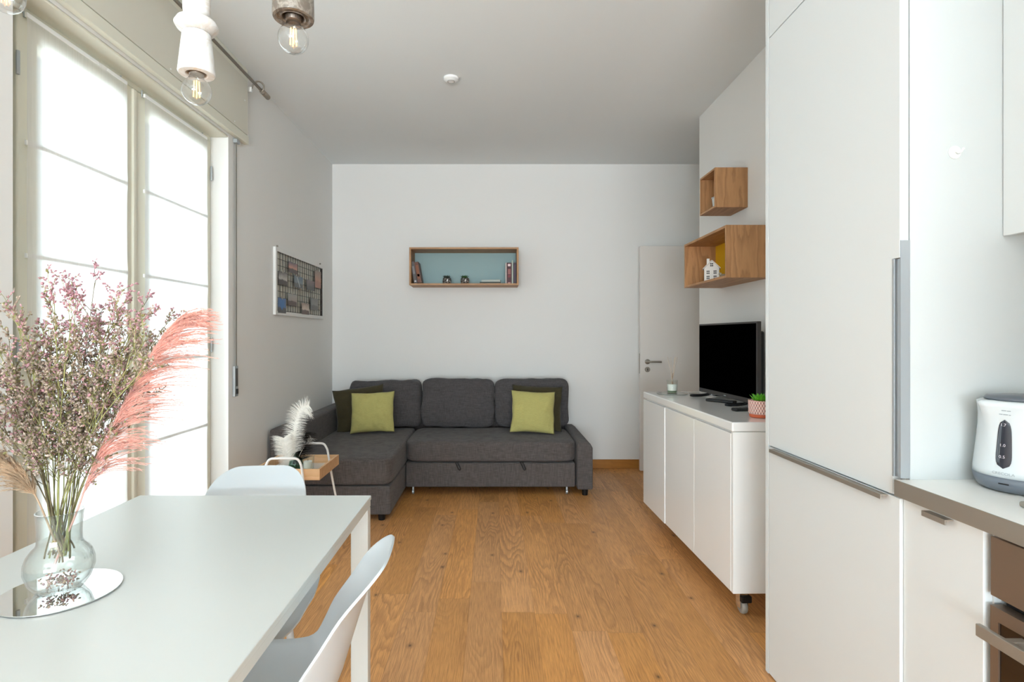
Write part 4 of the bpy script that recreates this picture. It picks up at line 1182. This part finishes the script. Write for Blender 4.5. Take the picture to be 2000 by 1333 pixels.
ch2['label'] = 'white shell chair at the long right side of the dining table, seen from behind'
ch2.location = (-.528, 1.165, 0); ch2.rotation_euler = (0, 0, R(94))

# ------------------------------------------------------------------ mirror plate, vase, bouquet
mc = Vector((-.870, 1.105, DT + .0005))
disc('mirror_plate', mc, .104, .004, M_mirror, 'round mirror plate under the glass vase on the dining table', 'plate')
vc = Vector((-.876, 1.11, DT + .0050))
vs_ = thing('glass_vase', 'clear ribbed glass vase with round belly holding the dried bouquet', 'vase', vc)
outer = [(.030, .0), (.040, .003), (.052, .020), (.059, .042), (.0585, .058), (.054, .072), (.047, .083), (.0400, .090), (.0375, .096), (.0370, .115), (.0385, .145), (.0405, .158)]
b = BM(); lathe(b, [(0, .0005)] + outer, 96, vc, rib=.008, nrib=32)
lathe(b, [(.0405, .158), (.0388, .1585), (.0368, .145), (.0353, .115), (.0358, .097), (.038, .090), (.045, .082), (.052, .071), (.0560, .058), (.0565, .042), (.050, .022), (.038, .009), (0, .008)], 64, vc)
bmesh.ops.remove_doubles(b, verts=b.verts, dist=.00001)
obj('glass_body', b, M_vase, vs_, smooth=True)
rimz = vc.z + .158

M_stem = leafy('green_stem', (150, 150, 102), .1, .3, 20); M_stemd = leafy('brown_stem', (116, 106, 84), .1, .3, 20)
M_bl = [leafy('bloom_taupe', (176, 160, 146), .35, .3, 90), leafy('bloom_mauve', (206, 164, 172), .4, .2, 90), leafy('bloom_olive', (150, 146, 102), .35, .3, 90), leafy('bloom_cream', (212, 196, 184), .4, .2, 90)]
def blossom(b, p, d, L, w, mi):
    a, c = frame_of(d)
    mid = p + d * L * .62
    v0 = b.verts.new(p); v3 = b.verts.new(p + d * L)
    ring = [b.verts.new(mid + a * w), b.verts.new(mid + c * w), b.verts.new(mid - a * w), b.verts.new(mid - c * w)]
    for i in range(4):
        f = b.faces.new((v0, ring[(i + 1) % 4], ring[i])); f.material_index = mi
        f = b.faces.new((v3, ring[i], ring[(i + 1) % 4])); f.material_index = mi

def rvec(r): 
    while True:
        v = Vector((r.uniform(-1, 1), r.uniform(-1, 1), r.uniform(-1, 1)))
        if .1 < v.length < 1: return v.normalized()

def sprig(seed, tip, pinkish, label, group):
    r = random.Random(seed)
    ang = math.atan2(tip.y - vc.y, tip.x - vc.x)
    base = Vector((vc.x, vc.y, vc.z)) + Vector((r.uniform(-.02, .02), r.uniform(-.02, .02), .055 + r.uniform(0, .03)))
    rim = Vector((vc.x + math.cos(ang) * .026 * r.uniform(.2, 1), vc.y + math.sin(ang) * .026 * r.uniform(.2, 1), rimz))
    mid = rim.lerp(tip, .45) + Vector((0, 0, .035)) + rvec(r) * .008
    path = smooth_path([base, rim, mid, tip], 9); n = len(path)
    t = thing('statice_sprig', label, 'dried flower', rim, group=group)
    b = BM(); tube(b, path, [.0016 * (1 - .62 * i / n) for i in range(n)], 5)
    fb_ = BM()
    nsec = 12
    for i in range(nsec):
        k = .44 + .56 * (i + r.random() * .6) / nsec; f = min(k, .999) * (n - 1); i0 = int(f); p = path[i0].lerp(path[i0 + 1], f - i0)
        d = (path[i0 + 1] - path[i0]).normalized()
        dd = (d * 1.0 + rvec(r) * .85 + Vector((0, 0, .25))).normalized()
        L = (.085 - .045 * (k - .5) * 2) * r.uniform(.7, 1.25)
        e = p + dd * L + Vector((0, 0, .008)); tube(b, [p, p.lerp(e, .5) + rvec(r) * .004, e], [.0008, .0006, .0005], 3, cap=False)
        for j in range(5):
            kk = .35 + .65 * j / 4; q = p.lerp(e, kk); d3 = (dd + rvec(r) * 1.0 + Vector((0, 0, .3))).normalized(); l3 = r.uniform(.012, .030)
            q2 = q + d3 * l3; tube(b, [q, q2], [.0005, .0004], 3, cap=False)
            for m_ in range(7):
                u = .25 + .75 * m_ / 6; pt = q.lerp(q2, u); bd_ = (d3 * .6 + rvec(r) + Vector((0, 0, .3))).normalized()
                hi = (pt.z - 1.20) / .12 + r.uniform(-.6, .6) + pinkish
                mi = 1 if hi > .95 else (r.choice((0, 0, 0, 3, 2)) if r.random() < .85 else 1)
                blossom(fb_, pt, bd_, r.uniform(.0055, .010), r.uniform(.0014, .0027), mi)
    obj('stem', b, M_stem if r.random() < .6 else M_stemd, t)
    obj('blossoms', fb_, None, t, mats=M_bl, kind='stuff')
    return t
tips = [(105, 572, 0), (150, 558, .3), (185, 552, .4), (232, 578, .2), (278, 598, .2), (318, 640, 0), (310, 690, 0), (30, 612, -.3), (-20, 650, -.2), (-45, 720, -.3), (-30, 800, -.5),
        (55, 655, .4), (95, 640, .3), (140, 620, .2), (180, 640, .1), (215, 640, .1), (255, 655, 0), (285, 715, -.2), (250, 735, -.3), (205, 700, -.2), (150, 690, -.1), (100, 700, -.1), (50, 720, -.3), (10, 740, -.4), (265, 790, -.4), (20, 690, -.2), (120, 760, -.6), (190, 770, -.6), (290, 655, 0), (235, 610, .2)]
rr = random.Random(21)
for i, (px, py, pk) in enumerate(tips):
    if px < 60: lb = 'dried brown statice sprig spreading to the left side of the bouquet'
    elif py < 625 and px < 300: lb = 'dried statice sprig with mauve-pink tips at the top of the bouquet'
    elif px > 240: lb = 'dried statice sprig on the right side, next to the pink plume'
    else: lb = 'dried olive-brown statice sprig in the dense middle of the bouquet'
    sprig(100 + i, P(px, py, rr.uniform(1.00, 1.22) if px > 60 else rr.uniform(1.02, 1.14)), pk, lb, lb.replace('sprig', 'sprigs', 1))

def pampas(name, path, strands, Lr, m, label, seed, droop, hair=(.007, .013), fan=.6, nh=60, k0=.2, cat='dried grass'):
    r = random.Random(seed); pp_ = smooth_path(path, 12); n = len(pp_)
    t = thing(name, label, cat, pp_[0])
    b = BM(); tube(b, pp_, [.0021 * (1 - .75 * i / n) for i in range(n)], 6); obj('stalk', b, m, t)
    b = BM()
    for i in range(strands):
        k = k0 + (1 - k0) * ((i + r.random()) / strands); f = min(k, .999) * (n - 1); i0 = int(f); p = pp_[i0].lerp(pp_[i0 + 1], f - i0)
        d = (pp_[i0 + 1] - pp_[i0]).normalized()
        L = Lr * r.uniform(.65, 1.15) * (1 - .5 * max(0, k - .7) / .3)
        dr_ = droop * r.uniform(.6, 1.3); sc = rvec(r) * fan * r.uniform(.3, 1)
        q = []; ns_ = 9
        cur = p.copy(); dirv = (d + sc * .35).normalized()
        for j in range(ns_):
            q.append(cur.copy()); u = j / ns_
            dirv = (dirv + (dr_ + sc * .25) * (.16 + .18 * u)).normalized(); cur = cur + dirv * L / (ns_ - 1)
        tube(b, q, [.0009 * (1 - .6 * j / ns_) for j in range(ns_)], 3, cap=False)
        for h in range(nh):
            u = (h + r.random()) / nh * (ns_ - 1.001); j = int(u); c = q[j].lerp(q[j + 1], u - j); dd = (q[j + 1] - q[j]).normalized()
            s = rvec(r); s = (s - dd * s.dot(dd)).normalized()
            taper = 1 - .6 * u / ns_
            hd_ = (dd + s * .42).normalized(); l = r.uniform(*hair) * taper; w = .00062
            wv = hd_.cross(rvec(r)).normalized() * w
            b.faces.new((b.verts.new(c - wv), b.verts.new(c + wv), b.verts.new(c + hd_ * l)))
    obj('plume', b, m, t, kind='stuff')
    return t
M_pink = leafy('salmon_plume', (242, 203, 192), .5, .10, 30); M_beige = leafy('beige_plume', (206, 182, 156), .45, .22, 30)
pampas('pampas_plume', [Vector((vc.x - .01, vc.y, vc.z + .05)), P(150, 1000, 1.11), P(184, 905, 1.10), P(230, 812, 1.09), P(278, 722, 1.08), P(316, 662, 1.07), P(345, 628, 1.06)], 250, .155, M_pink,
       'pink dyed pampas plume leaning right out of the glass vase', 5, Vector((1.0, -.1, -.30)), fan=.55, nh=70, k0=.22, hair=(.008, .016))
pampas('pampas_plume', [Vector((vc.x + .01, vc.y - .01, vc.z + .07)), P(84, 1000, 1.08), P(62, 958, 1.07), P(25, 915, 1.06), P(-30, 875, 1.04)], 170, .062, M_beige,
       'beige pampas plume leaning left out of the glass vase', 6, Vector((-.5, 0, -.1)), fan=1.25, nh=60, k0=.42, hair=(.010, .020))
r3 = random.Random(9)
b = BM()
for i in range(150):
    a = r3.uniform(0, 6.28); rad = .030 * math.sqrt(r3.random()); p = vc + Vector((math.cos(a) * rad, math.sin(a) * rad, .011 + r3.uniform(0, .018)))
    blossom(b, p, rvec(r3), .007, .002, r3.choice((0, 1, 2, 3)))
tag(obj('fallen_petals', b, None, mats=[M_bl[0], M_bl[1], M_pink, M_beige], origin=vc, kind='stuff'), 'loose fallen petals lying at the bottom of the glass vase', 'petals')

# ------------------------------------------------------------------ pendant lamps
def bulb(bm_parent, c, r, lab=None):
    t = BM(); prof = [(0, -r)]
    for i in range(1, 15):
        a = -math.pi / 2 + math.pi * .80 * i / 14; prof.append((r * math.cos(a), r * math.sin(a)))
    prof += [(r * .45, r * 1.12), (r * .42, r * 1.35)]
    lathe(t, prof, 40, c); g = obj('bulb', t, M_bulb, bm_parent, smooth=True)
    t = BM()
    for k in range(4):
        a = k * math.pi / 2 + .5; x, y = r * .20 * math.cos(a), r * .20 * math.sin(a)
        tube(t, [c + Vector((x * .8, y * .8, r * .72)), c + Vector((x, y, -r * .45))], .0011, 6)
    obj('filament', t, M_fil, g)
    t = BM(); lathe(t, [(0, r * .62), (r * .10, r * .66), (r * .13, r * 1.3), (0, r * 1.3)], 12, c); obj('glass_stem', t, M_glass, g, smooth=True)
    t = BM(); lathe(t, [(0, r * 1.2), (r * .50, r * 1.2), (r * .55, r * 1.5), (0, r * 1.5)], 24, c); obj('socket', t, M_socket, bm_parent, smooth=False)
    return g
def cord(parent, c, z0):
    t = BM(); tube(t, [(c.x, c.y, z0), (c.x, c.y, ZC - .03)], .003, 8); obj('cord', t, mat('cord_white', (225, 223, 220), .6), parent)
    t = BM(); lathe(t, [(0, -.03), (.04, -.03), (.05, -.002), (0, -.002)], 28, (c.x, c.y, ZC)); obj('ceiling_rose', t, M_white, parent)
c = P(384, 178, 1.15); r = .0285
lm = thing('pendant_lamp', 'white marble pendant lamp with a clear filament bulb', 'lamp', c, group='pendant lamps over the dining table')
bulb(lm, c, r)
t = BM(); lathe(t, [(.0195, .052), (.0195, .036), (.021, .034), (.034, .034), (.036, .038), (.0355, .042), (.0275, .118), (.025, .120), (0, .120)], 48, c); obj('marble_cone', t, M_marble, lm, smooth=False, bevel=.001)
t = BM(); lathe(t, [(0, .1205), (.024, .1205), (.037, .127), (.0425, .136), (.037, .146), (.024, .1525), (0, .1525)], 48, c); obj('marble_disc', t, M_marble, lm, smooth=True)
t = BM(); lathe(t, [(0, .153), (.021, .153), (.0255, .162), (.0265, .18), (.0255, .20), (.02, .215), (0, .215)], 40, c); obj('marble_bead', t, M_marble, lm, smooth=True)
cord(lm, c, c.z + .215)
c = P(573, 76, 1.10); r = .0295
lm = thing('pendant_lamp', 'dark brown marbled pendant lamp with a clear filament bulb', 'lamp', c, group='pendant lamps over the dining table')
bulb(lm, c, r)
t = BM(); lathe(t, [(.021, .056), (.021, .042), (.024, .040), (.024, .044), (.030, .044), (.032, .040), (.039, .040), (.040, .044), (.0385, .12), (.036, .123), (0, .123)], 48, c); obj('holder', t, M_marbled, lm, smooth=False, bevel=.0008)
cord(lm, c, c.z + .123)
c = P(11, -8, 1.0); r = .0295
lm = thing('pendant_lamp', 'clear bulb of the pendant lamp cut off at the top left corner', 'lamp', c, group='pendant lamps over the dining table')
bulb(lm, c, r)
t = BM(); lathe(t, [(.021, .056), (.021, .042), (.036, .040), (.038, .044), (.030, .12), (0, .12)], 48, c); obj('holder', t, M_marble, lm, smooth=False)
cord(lm, c, c.z + .12)
